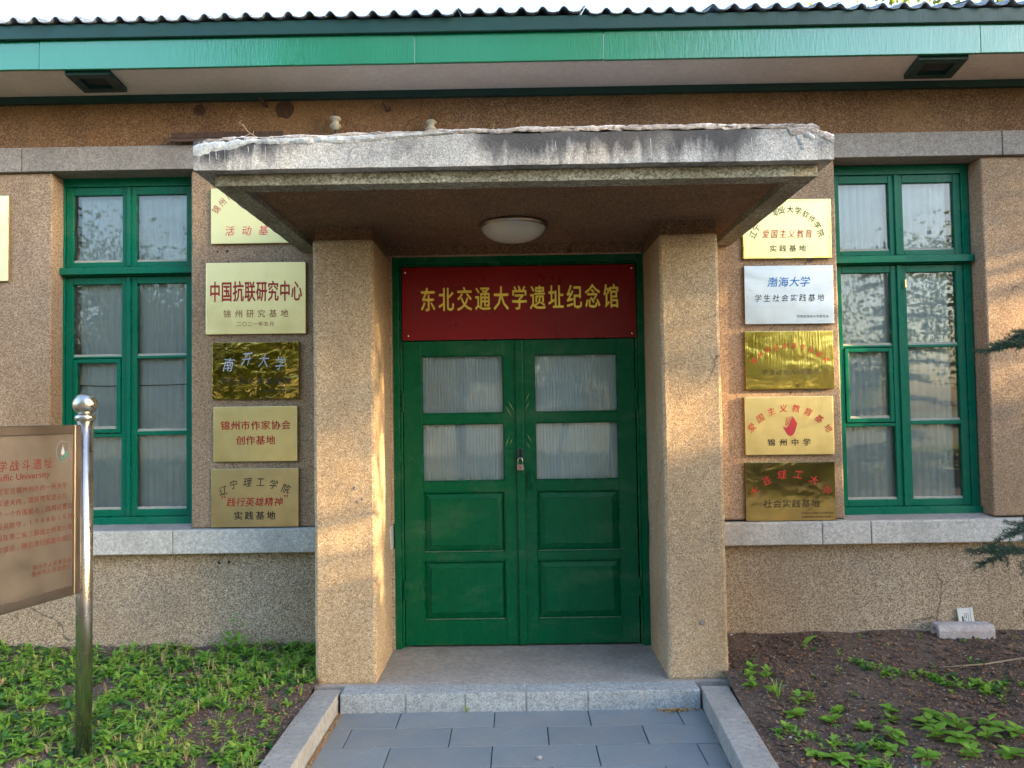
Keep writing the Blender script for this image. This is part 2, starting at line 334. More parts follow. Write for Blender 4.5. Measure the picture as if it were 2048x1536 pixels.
class MB:
    def __init__(s): s.v = []; s.f = []; s.mi = []; s.cur = 0
    def add(s, vs, fs):
        b = len(s.v); s.v += [tuple(x) for x in vs]; s.f += [tuple(b + i for i in f) for f in fs]; s.mi += [s.cur] * len(fs); return s
    def box(s, x0, x1, y0, y1, z0, z1):
        vs = [(x0, y0, z0), (x1, y0, z0), (x1, y1, z0), (x0, y1, z0), (x0, y0, z1), (x1, y0, z1), (x1, y1, z1), (x0, y1, z1)]
        return s.add(vs, [(0, 3, 2, 1), (4, 5, 6, 7), (0, 1, 5, 4), (1, 2, 6, 5), (2, 3, 7, 6), (3, 0, 4, 7)])
    def quad(s, a, b, c, d): return s.add([a, b, c, d], [(0, 1, 2, 3)])
    def ring(s, x0, x1, z0, z1, w, y0, y1, wt=None, wb=None):
        """rectangular frame in the XZ plane: two full-height uprights, rails butted between them"""
        wt = wt or w; wb = wb or w
        s.box(x0, x0 + w, y0, y1, z0, z1); s.box(x1 - w, x1, y0, y1, z0, z1)
        s.box(x0 + w, x1 - w, y0, y1, z1 - wt, z1); s.box(x0 + w, x1 - w, y0, y1, z0, z0 + wb); return s
    def tube(s, pts, rad, n=8, cap=True):
        pts = [Vector(p) for p in pts]; rad = rad if isinstance(rad, (list, tuple)) else [rad] * len(pts)
        vs = []; fs = []; prev = None
        for i, p in enumerate(pts):
            d = (pts[min(i + 1, len(pts) - 1)] - pts[max(i - 1, 0)]).normalized()
            a = prev if prev is not None else (Vector((0, 0, 1)) if abs(d.z) < .9 else Vector((1, 0, 0)))
            a = (a - d * a.dot(d)).normalized(); prev = a; b = d.cross(a)
            for k in range(n):
                t = 2 * math.pi * k / n; vs.append(p + (a * math.cos(t) + b * math.sin(t)) * rad[i])
        for i in range(len(pts) - 1):
            for k in range(n): fs.append((i * n + k, i * n + (k + 1) % n, (i + 1) * n + (k + 1) % n, (i + 1) * n + k))
        if cap: fs.append(tuple(range(n))[::-1]); fs.append(tuple((len(pts) - 1) * n + k for k in range(n)))
        return s.add(vs, fs)
    def lathe(s, c, prof, n=32, axis='Z'):
        vs = []; fs = []
        for (r, h) in prof:
            for k in range(n):
                t = 2 * math.pi * k / n
                p = (r * math.cos(t), r * math.sin(t), h) if axis == 'Z' else (r * math.cos(t), -h, r * math.sin(t))
                vs.append((c[0] + p[0], c[1] + p[1], c[2] + p[2]))
        for i in range(len(prof) - 1):
            for k in range(n): fs.append((i * n + k, i * n + (k + 1) % n, (i + 1) * n + (k + 1) % n, (i + 1) * n + k))
        return s.add(vs, fs)
    def build(s, name, mat, parent=None, off=(0, 0, 0), bevel=0, smooth=False):
        me = bpy.data.meshes.new(name)
        v = [(a - off[0], b - off[1], c - off[2]) for a, b, c in s.v]
        me.from_pydata(v, [], s.f)
        for k in (mat if isinstance(mat, list) else [mat]): me.materials.append(k)
        if isinstance(mat, list): me.polygons.foreach_set('material_index', s.mi)
        if smooth: me.polygons.foreach_set('use_smooth', [True] * len(me.polygons))
        me.update()
        o = link(name, me, parent)
        if bevel:
            b = o.modifiers.new('bevel', 'BEVEL'); b.width = bevel; b.segments = 2; b.limit_method = 'ANGLE'; b.angle_limit = R(40)
        return o
def box_mesh(name, x, y, z, mat, bevel=0):
    m_ = MB().box(-x / 2, x / 2, -y / 2, y / 2, -z / 2, z / 2)
    o = m_.build(name, mat); me = o.data; bpy.data.objects.remove(o); return me
def wobble(o, amp, scale=9.0, cuts=0, axes=(1, 1, 1)):
    """rough, hand-made surface: subdivide and push the vertices with noise"""
    import bmesh
    bm = bmesh.new(); bm.from_mesh(o.data)
    if cuts:
        for _ in range(12):
            es = [e for e in bm.edges if e.calc_length() > cuts]
            if not es: break
            bmesh.ops.subdivide_edges(bm, edges=es, cuts=1, use_grid_fill=True)
    for v in bm.verts:
        n = noise.noise_vector(v.co * scale); n2 = noise.noise_vector(v.co * scale * 4)
        for a in range(3): v.co[a] += (n[a] + n2[a] * .4) * amp * axes[a]
    bm.to_mesh(o.data); bm.free()

# ---- text: built-in font, one glyph mesh per character
_glyph = {}
def glyph(ch, off=0.0, res=2):
    k = (ch, off)
    if k not in _glyph:
        cu = bpy.data.curves.new('glyph', 'FONT'); cu.body = ch; cu.size = 1.0; cu.offset = off; cu.resolution_u = res
        cu.extrude = 0.0; cu.fill_mode = 'FRONT' if hasattr(cu, 'fill_mode') else cu.fill_mode
        ob = bpy.data.objects.new('glyph', cu); COL.objects.link(ob)
        dg = bpy.context.evaluated_depsgraph_get(); dg.update()
        me = bpy.data.meshes.new_from_object(ob.evaluated_get(dg))
        vs = [tuple(v.co) for v in me.vertices]; fs = [tuple(p.vertices) for p in me.polygons]
        if vs:
            xs = [v[0] for v in vs]; cx = (min(xs) + max(xs)) / 2 if ord(ch[0]) > 0x2e80 or len(ch) > 1 else (min(xs) + max(xs)) / 2
            ys = [v[1] for v in vs]
            cy = .38 if ord(ch[0]) > 0x2e80 else .3
            vs = [(x - cx, y - cy) for x, y, z in vs]
        _glyph[k] = (vs, fs)
        bpy.data.objects.remove(ob); bpy.data.curves.remove(cu); bpy.data.meshes.remove(me)
    return _glyph[k]
def put_glyph(mb, ch, u, v, w, h, y, off=0.0, rot=0.0, shear=0.0, jitter=0.0):
    """character centred at (u, v) in the XZ plane, cell width w, height h, facing -Y at depth y"""
    if off > .003:
        for k, (du, dv) in enumerate(((-1, 0), (1, 0), (0, .6), (0, -.6))):
            put_glyph(mb, ch, u + du * off * w * .8, v + dv * off * h * .8, w, h, y - .0002 * (k + 1), 0.0, rot, shear, jitter)
        return
    vs, fs = glyph(ch, 0.0); c, s_ = math.cos(rot), math.sin(rot); o = []
    for a, b in vs:
        a, b = (a + shear * b) * w, b * h
        if jitter:
            a += jitter * w * noise.noise(Vector((a * 40, b * 40, ord(ch[0])))); b += jitter * h * noise.noise(Vector((b * 40, a * 40, ord(ch[0]) + .5)))
        o.append((u + a * c - b * s_, y, v + a * s_ + b * c))
    mb.add(o, fs)
def line(mb, text, u0, u1, v, h, y, off=0.0, wk=None, shear=0.0, jitter=0.0):
    n = len(text); step = (u1 - u0) / n; w = wk or min(step, h * 1.05)
    for i, ch in enumerate(text):
        if ch not in ' \u3000': put_glyph(mb, ch, u0 + step * (i + .5), v, w, h, y, off, 0, shear, jitter)
def arc(mb, text, cu, cv, rad, a0, a1, h, y, off=0.0, shear=0.0, jitter=0.0, squash=1.0, tilt=1.0):
    n = len(text)
    for i, ch in enumerate(text):
        if ch in ' \u3000': continue
        a = R(a0 + (a1 - a0) * i / (n - 1))
        put_glyph(mb, ch, cu + rad * math.cos(a), cv + rad * math.sin(a) * squash, h, h, y, off, (a - math.pi / 2) * tilt, shear, jitter)

# ================================================================== SETTING
g = MB(); g.quad((-400, -400, -.16), (400, -400, -.16), (400, 400, -.16), (-400, 400, -.16))
tag(g.build('ground', M['lawn']), kind='structure')
g = MB(); g.box(-60, 60, -11.5, -6.2, -.155, -.112)
tag(g.build('road', M['asphalt']), kind='structure')

def bed_height(x, y, side):
    base = (.062 if side < 0 else .088) + (.062 if side < 0 else .072) * max(y, -2.4)
    k = abs(x) - 1.2
    base += -.01 * math.exp(-k * 6)
    return base + .014 * noise.noise(Vector((x * 2.1, y * 2.1, side))) + .014 * noise.noise(Vector((x * 6, y * 6, 3 + side))) + .007 * noise.noise(Vector((x * 22, y * 22, 9))) + max(0, .12 + y) * (.10 + .14 * noise.noise(Vector((x * 3.3, 1, side))))
def kerb_x(y, side):                          # outer edge of each kerb
    return -1.232 if side < 0 else 1.228 + (y + .75) * .052
for side, nm in ((-1, 'left'), (1, 'right')):
    ny, nx = 150, 230; vs = []; fs = []
    ys = np.linspace(-6.2, .02, ny)
    for j, y in enumerate(ys):
        xe = kerb_x(y, side) if y < -.62 else (-1.20 if side < 0 else 1.21)
        for i in range(nx):
            s_ = (i / (nx - 1)) ** 1.7; x = xe + side * s_ * 10.5
            vs.append((x, y, bed_height(x, y, side)))
    for j in range(ny - 1):
        for i in range(nx - 1):
            q = (j * nx + i, j * nx + i + 1, (j + 1) * nx + i + 1, (j + 1) * nx + i)
            fs.append(q if side > 0 else q[::-1])
    b = MB(); b.add(vs, fs); o = b.build('soil_bed', M['soil'], smooth=True); tag(o, kind='structure')

# path: slate slabs laid in running bond
path = tag(empty('path', (0, 0, -.106)), kind='structure')
b = MB(); b.box(-1.12, 1.12, -6.19, -.80, -.15, -.114); b.build('slab_bedding', M['dark'], path, (0, 0, -.106))
rows = [(-.812, -1.045, [-.70, -.154, .387, .90]), (-1.049, -1.300, [-.94, -.385, .142, .665]), (-1.304, -1.556, [-.687, -.154, .386, .911]),
        (-1.560, -1.815, [-.93, -.40, .147, .70]), (-1.819, -2.07, [-.66, -.13, .40, .92])]
yy = -2.074
for k in range(16):
    rows.append((yy, yy - .252, [-.94 + .27 * (k % 2), -.40 + .27 * (k % 2), .13 + .27 * (k % 2), .66 + .27 * (k % 2)])); yy -= .256
for (ya, yb, js) in rows:
    xr = 1.058 + (ya + .75) * .052
    xs = [-1.075] + js + [xr]
    for a, c in zip(xs[:-1], xs[1:]):
        if c - a < .03: continue
        me = box_mesh('slab', c - a - .006, ya - yb - .003, .03, M['slate'])
        o = link('slab', me, path, ((a + c) / 2, (ya + yb) / 2, -.015 + random.uniform(-.003, .0012)))
        o.rotation_euler = (random.uniform(-.002, .002), random.uniform(-.002, .002), random.uniform(-.002, .002))
        bv = o.modifiers.new('bevel', 'BEVEL'); bv.width = .0015; bv.segments = 1
# kerbs
for side in (-1, 1):
    kb = tag(empty('kerb', (0, 0, 0)), kind='structure')
    ends = [-.712, -1.12, -1.92, -2.72, -3.52, -4.32, -5.12, -5.9] if side < 0 else [-.735, -1.27, -2.07, -2.87, -3.67, -4.47, -5.27, -5.95]
    for k, (ya, yb) in enumerate(zip(ends[:-1], ends[1:])):
        b = MB()
        xo0, xo1 = kerb_x(ya, side), kerb_x(yb, side); w = .158 if side < 0 else .165
        xi0, xi1 = xo0 - side * w, xo1 - side * w
        yb += .004
        z0, z1 = -.15, -.001 + random.uniform(-.002, .002)
        vs = [(xo0, ya, z0), (xi0, ya, z0), (xi1, yb, z0), (xo1, yb, z0), (xo0, ya, z1), (xi0, ya, z1), (xi1, yb, z1), (xo1, yb, z1)]
        fs = [(0, 1, 2, 3), (7, 6, 5, 4), (0, 4, 5, 1), (1, 5, 6, 2), (2, 6, 7, 3), (3, 7, 4, 0)]
        if side > 0: fs = [f[::-1] for f in fs]
        b.add(vs, fs); o = b.build('kerb_stone', M['kerb'], kb, bevel=.006)
# step
st = tag(empty('step', (0, 0, 0)), kind='structure')
b = MB(); b.box(-1.06, 1.045, -.8065, -.645, -.15, -.0035); b.build('mortar_joint', M['joint'], st)
xs = [-1.066, -.680, -.330, .026, .387, .713, 1.052]
for k, (a, c) in enumerate(zip(xs[:-1], xs[1:])):
    b = MB(); b.box(a + .006, c - .006, -.812 + random.uniform(-.002, .002), -.652, -.148, .0 + random.uniform(-.002, .001)); o = b.build('step_stone', M['step'], st, bevel=.004)
    wobble(o, .0014, 30, .06)
# porch floor
b = MB(); vs = [(-1.25, -.652, -.15), (1.262, -.652, -.15), (1.262, .30, -.15), (-1.25, .30, -.15), (-1.25, -.652, -.003), (1.262, -.652, -.003), (1.262, .30, .022), (-1.25, .30, .022)]
b.add(vs, [(0, 3, 2, 1), (4, 5, 6, 7), (0, 1, 5, 4), (1, 2, 6, 5), (2, 3, 7, 6), (3, 0, 4, 7)])
o = b.build('porch_floor', M['porch_floor']); tag(o, kind='structure'); wobble(o, .0015, 8, .12, (0, 0, 1))

# ================================================================== BUILDING
B = tag(empty('building', (0, 0, 0)), 'low pebble-dashed brown building with green door, green windows and corrugated roof', 'building')
WL0, WL1, WR0, WR1 = -3.245, -2.262, 2.250, 3.272      # window openings
WZ0, WZ1 = .872, 3.372
DX0, DX1, DZ1 = -.860, .902, 2.738
# wall (between plinth and frieze), butted blocks
w = MB()
w.box(-9, WL0, 0, .34, .872, 3.372); w.box(WL1, DX0, 0, .34, .872, 3.372)
w.box(DX1, WR0, 0, .34, .872, 3.372); w.box(WR1, 9, 0, .34, .872, 3.372)
w.box(DX0, DX1, 0, .34, DZ1, 3.372)
o = w.build('wall', M['wall'], B, bevel=.012)
w = MB(); w.box(-9, DX0, .004, .34, -.3, .705); w.box(DX1, 9, .004, .34, -.3, .705); w.build('plinth', M['plinth'], B)
w = MB(); w.box(-9, 9, .002, .34, 3.546, 3.905); w.build('frieze', M['frieze'], B)
# stone courses
for (a, c) in ((-9, -3.443), (-3.437, 3.407), (3.413, 9)):
    b = MB(); b.box(a, c, -.032, .34, 3.374, 3.545); b.build('lintel_stone', M['lintel'], B, bevel=.005)
for (a, c) in ((-9, -4.2), (-4.196, -2.363), (-2.359, -.87), (.912, 2.062), (2.066, 2.393), (2.397, 3.416), (3.420, 9)):
    b = MB()
    inw = (a > -4.3 and c < -2.2) or (a > 2.05 and c < 3.5)
    b.box(a, c, -.072, .34, .706, .868 if a < 0 else .860)
    b.build('sill_stone', M['sill'], B, bevel=.007)
# weathered slope of mortar inside each window opening, on the sill course
for a, c, zt in ((WL0 + .002, WL1 - .002, .878), (WR0 + .002, WR1 - .002, .868)):
    b = MB(); z = zt
    b.add([(a, -.045, z - .012), (c, -.045, z - .012), (c, .16, z + .018), (a, .16, z + .018), (a, -.045, z - .03), (c, -.045, z - .03), (c, .16, z - .03), (a, .16, z - .03)],
          [(0, 1, 2, 3), (7, 6, 5, 4), (0, 4, 5, 1), (1, 5, 6, 2), (3, 2, 6, 7), (0, 3, 7, 4)])
    o = b.build('mortar_bed', M['porch_floor'], B); wobble(o, .002, 20, .08, (0, 0, 1))
# rest of the body: ends, back, ceiling
b = MB(); b.box(-9, -8.66, .34, 7, -.3, 3.905); b.box(8.66, 9, .34, 7, -.3, 3.905); b.box(-8.66, 8.66, 6.66, 7, -.3, 3.905)
b.build('back_wall', M['wall'], B)
b = MB(); b.box(-8.66, 8.66, .34, 6.66, 3.70, 3.90); b.box(-8.66, 8.66, .34, 6.66, -.2, -.02); b.box(-8.66, 8.66, 2.2, 2.3, -.02, 3.70); b.build('room_shell', M['room'], B)
# eave
b = MB(); b.box(-9.3, 9.3, -.452, .0, 3.906, 3.93); b.build('soffit', M['soffit'], B)
b = MB(); b.box(-9.3, 9.3, -.034, -.0, 3.856, 3.905); o = b.build('eave_trim', M['green_dark'], B)
fx = [-9.3, -6.4, -3.05, -.62, .602, 3.02, 6.1, 9.3]
for k, (a, c) in enumerate(zip(fx[:-1], fx[1:])):
    q = (.0, .002, -.001, .001, -.002, .0, .001)[k]
    b = MB(); b.box(a + .0008, c - .0008, -.478 + q, -.453 + q, 3.897 + q, 4.087 + q * .5); o = b.build('fascia', M['fascia'], B, bevel=.003); wobble(o, .0022, 1.3, .12, (0, 1, 1))
b = MB(); b.box(-9.3, 9.3, -.508, -.481, 4.086, 4.178); b.box(-9.3, 9.3, -.48, -.40, 4.10, 4.17); b.build('gutter_board', M['green_dark'], B, bevel=.004)
# corrugated sheets, each its own piece
SW = 0.815; wave = .1358; slope = math.tan(R(19))
nwv = 6; pts = []
def sheet_mesh():
    nx = nwv * 12 + 1; rows_ = [0, .9, 1.9]; vs = []; fs = []
    for t_ in (0, .007):
        for yv in rows_:
            for i in range(nx):
                x = i / 12 * wave; h = .019 * math.cos(2 * math.pi * i / 12)
                h = .032 * (max(0, math.cos(2 * math.pi * i / 12)) ** 1.1) - .006 * max(0, -math.cos(2 * math.pi * i / 12))
                vs.append((x, yv, h + yv * slope - t_))
    L = 3 * nx
    for j in range(2):
        for i in range(nx - 1):
            a = j * nx + i; fs.append((a, a + 1, a + nx + 1, a + nx)); fs.append((L + a, L + a + nx, L + a + nx + 1, L + a + 1))
    for i in range(nx - 1): fs.append((i, L + i, L + i + 1, i + 1))
    for i in range(nx - 1):
        a = 2 * nx + i; fs.append((a, a + 1, L + a + 1, L + a))
    b_ = MB(); b_.add(vs, fs); o_ = b_.build('roof_sheet', M['asbestos'], smooth=True); me_ = o_.data; bpy.data.objects.remove(o_); return me_
sm = sheet_mesh()
roof = MB(); roof.add([(-9.3, -.40, 4.165), (9.3, -.40, 4.165), (9.3, 3.5, 4.165 + 3.9 * slope), (-9.3, 3.5, 4.165 + 3.9 * slope), (9.3, 7.4, 4.165), (-9.3, 7.4, 4.165)], [(0, 1, 2, 3), (3, 2, 4, 5)])
roof = roof.build('roof', M['asbestos'], B)
for i in range(23):
    for j in range(2):
        o = link('roof_sheet', sm, roof, (-9.3 + i * SW, -.535 + random.uniform(-.012, .012) + j * 1.85, 4.188 + j * (1.85 * slope + .010) + random.uniform(-.006, .007) + (.006 if i % 2 else 0)))
        o.rotation_euler = (0, random.uniform(-.002, .002), random.uniform(-.003, .003))
# soffit vents
for (xa, xb, ya, yb, sk) in ((-2.905, -2.612, -.44, -.15, -.028), (2.640, 2.962, -.44, -.135, .05)):
    v = MB(); z0, z1 = 3.876, 3.906
    def P4(x, y): return (x + sk * (y - ya) / (yb - ya), y)
    wv = .062
    o4 = [P4(xa, ya), P4(xb, ya), P4(xb, yb), P4(xa, yb)]; i4 = [P4(xa + wv, ya + wv), P4(xb - wv, ya + wv), P4(xb - wv, yb - wv), P4(xa + wv, yb - wv)]
    vs = [(x, y, z0) for x, y in o4] + [(x, y, z0) for x, y in i4] + [(x, y, z1) for x, y in o4] + [(x, y, z1 + .0) for x, y in i4]
    fs = []
    for k in range(4):
        n_ = (k + 1) % 4
        fs += [(k, k + 4, n_ + 4, n_), (k, n_, n_ + 8, k + 8), (k + 4, k + 12, n_ + 12, n_ + 4)]
    v.add(vs, fs); vo = v.build('soffit_vent', M['green_dark'], B)
    c = MB(); c.add([(x, y, z0 + .026) for x, y in i4], [(0, 3, 2, 1)])
    c.build('vent_opening', M['dark'], vo)

# pillars
for (xa, xb) in ((-1.255, -.873), (.897, 1.267)):
    b = MB(); b.box(xa, xb, -.62, 0, -.01, 2.728); o = b.build('pillar', M['pillar'], B, bevel=.022); wobble(o, .0035, 6, .07, (1, 1, .3))
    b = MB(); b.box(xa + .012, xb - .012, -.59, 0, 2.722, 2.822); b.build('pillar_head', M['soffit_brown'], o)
# door surround return above frame
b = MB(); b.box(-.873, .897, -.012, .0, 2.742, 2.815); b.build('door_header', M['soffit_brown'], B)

# canopy
cx = .013
can = MB(); can.box(-1.561, 1.567, -1.69, -.0, 2.838, 2.995); can = can.build('canopy', M['canopy'], B); wobble(can, .0035, 7, .045, (1, 1, 1))
for v in can.data.vertices:
    c = v.co
    if c.z > 2.9:
        if c.x > 1.46: c.z -= (c.x - 1.46) * .42 * (1 if c.y < -1.2 else .3)
        if c.x < -1.52: c.z -= (-1.52 - c.x) * .3
        c.z += .006 * noise.noise(c * 6)
low = MB()
xa, xb, ya = -1.482, 1.510, -1.622
low.box(xa, xa + .115, ya, -.002, 2.777, 2.836); low.box(xb - .115, xb, ya, -.002, 2.777, 2.836)
low.box(xa + .115, xb - .115, ya, ya + .115, 2.777, 2.836)
low = low.build('canopy_rim', M['canopy_low'], can, bevel=.004); wobble(low, .002, 8, .08)
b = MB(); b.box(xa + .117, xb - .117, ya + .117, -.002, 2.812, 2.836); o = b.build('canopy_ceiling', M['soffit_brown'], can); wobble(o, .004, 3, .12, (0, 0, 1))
# broken mortar cap along the front top edge
def cap(x0, x1, zt, zlow, mat, yout, seed, name):
    n_ = int((x1 - x0) / .012); vs = []; fs = []
    prof_n = 7
    for i in range(n_ + 1):
        x = x0 + (x1 - x0) * i / n_
        zl = zlow(x) + .014 * noise.noise(Vector((x * 9, seed, 0))) + .008 * noise.noise(Vector((x * 35, seed, 0)))
        zh = zt(x) + .010 * noise.noise(Vector((x * 7, seed + 3, 0))) + .006 * noise.noise(Vector((x * 42, seed, 5)))
        for k in range(prof_n):
            if k < 4:
                t_ = k / 3; z = zl + (zh - zl) * t_; y = -1.690 - yout * (.25 if k == 0 else 1) + (.012 if k == 3 else 0)
            else:
                z = zh + .004 * math.sin(k); y = -1.690 + .04 + (k - 4) * .09
            q = noise.noise_vector(Vector((x * 26, z * 26, y * 26 + seed)))
            q2 = noise.noise_vector(Vector((x * 70, z * 70, y * 70 + seed))); vs.append((x, y + q.y * .006 + q2.y * .003, z + q.z * .003 + q2.z * .002))
        # closing vertex under the cap
    for i in range(n_):
        for k in range(prof_n - 1):
            a = i * prof_n + k; fs.append((a, a + prof_n, a + prof_n + 1, a + 1))
    b_ = MB(); b_.add(vs, fs); return b_.build(name, mat, can)
def ztop(x):
    z = 3.000 + .018 * math.sin((x + .9) * 1.1)
    if x > 1.47: z -= (x - 1.47) * .42
    if x < -1.50: z -= (-1.50 - x) * .35
    return z
cap(-1.560, -.20, ztop, lambda x: 2.962 + (.0 if x > -1.28 else -(-1.28 - x) * .21) + max(0, x + .75) * .085, M['mortar_pale'], .007, 1, 'mortar_cap')
cap(-.20, 1.570, ztop, lambda x: ztop(x) - .016 - (.03 if x > 1.35 else 0), M['mortar_pink'], .004, 5, 'mortar_cap')
cap(-1.556, 1.50, lambda x: ztop(x) + .011, lambda x: ztop(x) - .012, M['mortar_pink'], .002, 9, 'mortar_crust')
# pale daubs at the right end, drips at the left
for (dx, dz, w_, h_) in ((1.40, 2.95, .022, .022), (1.408, 2.925, .02, .03), (1.413, 2.90, .017, .03), (1.44, 2.965, .028, .018), (1.46, 2.95, .022, .016)):
    b = MB(); w_ *= .75; b.lathe((dx, -1.688, dz), [(.0001, .007), (w_ * .5, .006), (w_ * .9, .004), (w_, .0)], 12, 'Y'); o = b.build('mortar_daub', M['mortar_pale'], can, smooth=True); wobble(o, .003, 60)
dr = MB()
for k in range(15):
    x = random.choice([random.uniform(-1.55, -1.1)] * 3 + [random.uniform(-1.1, 1.4)]); L = random.uniform(.02, .10); w_ = random.uniform(.0008, .0016); z0 = 2.958 - random.uniform(0, .02)
    dr.add([(x - w_, -1.6965, z0), (x + w_, -1.6965, z0), (x + w_ + .003, -1.6965, z0 - L), (x - w_ + .003, -1.6965, z0 - L)], [(0, 3, 2, 1)])
dr.build('lime_drip', M['mortar_pale'], can)['kind'] = 'stuff'

# ------------------------------------------------------------------ windows
def pane_set(parent, x0, x1, z0, z1, y):
    b = MB(); b.box(x0 - .006, x1 + .006, y, y + .004, z0 - .006, z1 + .006); b.build('pane', M['glass'], parent)
    b = MB(); e = .007
    b.add([(x0, y - .008, z0), (x1, y - .008, z0), (x1, y - .0005, z0 + .010 + e), (x0, y - .0005, z0 + .010 + e)], [(0, 1, 2, 3)])
    o = b.build('putty', M['putty'], parent); wobble(o, .002, 30, .05, (0, .3, 1))
def cutout(b, x0, x1, z0, z1, holes, y0, y1):
    """flat timber sash between x0..x1, z0..z1 with stacked openings (same x range each)"""
    hs = sorted(holes, key=lambda h: h[2])
    hx0 = min(h[0] for h in hs); hx1 = max(h[1] for h in hs)
    b.box(x0, hx0, y0, y1, z0, z1); b.box(hx1, x1, y0, y1, z0, z1)
    zc = z0
    for h in hs:
        b.box(hx0, hx1, y0 + .001, y1, zc, h[2]); zc = h[3]
    b.box(hx0, hx1, y0 + .001, y1, zc, z1)
def make_window(dx, dz, hinge_side):
    wn_ = empty('window', (dx, 0, dz)); wn_.parent = B
    G = M['green_win']; off = (0, 0, 0)
    x0, x1 = -3.285, -2.255; z0, z1 = .885, 3.378
    f = MB()
    # outer frame: jambs run through, rails butted
    f.box(x0, -3.232, .150, .26, z0, z1); f.box(-2.305, x1, .150, .26, z0, z1)
    f.box(-3.232, -2.305, .150, .26, 3.312, z1); f.box(-3.232, -2.305, .150, .26, z0, .94)
    f.box(-3.232, -2.305, .152, .26, 2.66, 2.725)
    f.build('frame', G, wn_, bevel=.003)
    b = MB(); b.box(x0 - .02, x1, .100, .150, 2.668, 2.718); o = b.build('drip_rail', G, wn_, bevel=.003); wobble(o, .0012, 6, .08, (0, 1, 1))
    b = MB(); b.box(x0 - .0, x1, .118, .150, .876, .938); o = b.build('sill_board', G, wn_, bevel=.003); wobble(o, .0015, 6, .08, (0, 1, 1))
    # sashes
    for (a, c, hs) in ((-3.229, -2.769, [(-3.177, -2.822, 2.765, 3.252)]), (-2.765, -2.308, [(-2.721, -2.359, 2.765, 3.252)])):
        b = MB(); cutout(b, a, c, 2.728, 3.309, hs, .158, .205); s_ = b.build('sash', G, wn_, bevel=.004)
        for h in hs: pane_set(s_, *h, .178)
    for (a, c, hs) in ((-3.229, -2.769, [(-3.177, -2.826, 2.085, 2.605), (-3.177, -2.826, 1.53, 2.07), (-3.177, -2.826, .990, 1.506)]),
                       (-2.765, -2.308, [(-2.715, -2.361, 2.085, 2.605), (-2.715, -2.361, 1.545, 2.065), (-2.715, -2.361, .990, 1.515)])):
        b = MB(); cutout(b, a, c, .942, 2.656, hs, .158, .205); s_ = b.build('casement', G, wn_, bevel=.004)
        for k, h in enumerate(hs):
            if a < -3 and k == 1:
                b = MB(); b.ring(-3.172, -2.831, 1.536, 2.065, .028, .153, .196); b.build('vent_sash', G, wn_, bevel=.004)
                pane_set(wn_, -3.142, -2.861, 1.566, 2.035, .172)
            else: pane_set(s_, *h, .178)
    # meeting strip and hinges
    b = MB(); b.box(-2.785, -2.757, .143, .158, .945, 2.655); b.box(-2.785, -2.757, .143, .158, 2.73, 3.307); b.build('meeting_strip', G, wn_, bevel=.003)
    hx = -3.236 if hinge_side < 0 else -2.303
    for z in (3.17, 2.84, 2.50, 1.15):
        b = MB(); b.tube([(hx, .148, z - .045), (hx, .148, z + .045)], .0065, 8); b.build('hinge', G, wn_, smooth=False)
    return wn_
make_window(0, 0, -1)
wr = make_window(5.517, -.010, 1)
b = MB(); b.box(2.778 - 5.517, 2.79 - 5.517, .128, .142, 2.49, 2.55); b.build('latch', M['brass_matt'], wr, bevel=.003)

# curtains
def curtain(x0, x1, z0, z1, y, pl, name, label, seed, vary=.3):
    rnd = random.Random(seed); xs = []; ys = []; x = x0
    while x < x1:
        w_ = pl * rnd.uniform(1 - vary, 1 + vary); d = rnd.uniform(.5, 1.0) * pl * .42
        for k in range(8):
            xs.append(x + w_ * k / 8); ys.append(d * (1 - math.sin(math.pi * k / 8)) + .01 * noise.noise(Vector((x * 3, seed, 0))))
        x += w_
    vs = []; fs = []; n_ = len(xs); nz = 12
    for j in range(nz):
        z = z0 + (z1 - z0) * j / (nz - 1)
        for i in range(n_):
            s_ = .004 * noise.noise(Vector((xs[i] * 5, z * 2.5, seed)))
            vs.append((xs[i] + s_, y + ys[i] * (1 - .15 * j / nz) + s_, z))
    for j in range(nz - 1):
        for i in range(n_ - 1):
            a = j * n_ + i; fs.append((a, a + 1, a + n_ + 1, a + n_))
    b_ = MB(); b_.add(vs, fs); o_ = b_.build(name, M['curtain'], smooth=True); tag(o_, label, 'curtain'); return o_
curtain(-3.16, -2.26, .90, 3.34, .218, .043, 'curtain', 'pale pleated curtain behind the window left of the porch', 3)
curtain(2.33, 3.135, .90, 3.34, .218, .050, 'curtain', 'pale pleated curtain behind the window right of the porch', 5, .2)
curtain(-.78, .0, 1.1, 2.12, .118, .0225, 'curtain', 'ribbed white curtain behind the left door leaf glass', 8, .08)
curtain(.05, .83, 1.1, 2.12, .118, .0225, 'curtain', 'ribbed pale blue curtain behind the right door leaf glass', 9, .08)
b = MB(); b.tube([(-3.23, .216, 1.884), (-2.95, .214, 1.872), (-2.77, .214, 1.874), (-2.5, .214, 1.875), (-2.25, .216, 1.885)], .0035, 6)
tag(b.build('curtain_wire', M['wire'], smooth=True), 'thin wire strung across the curtain in the left window', 'wire')

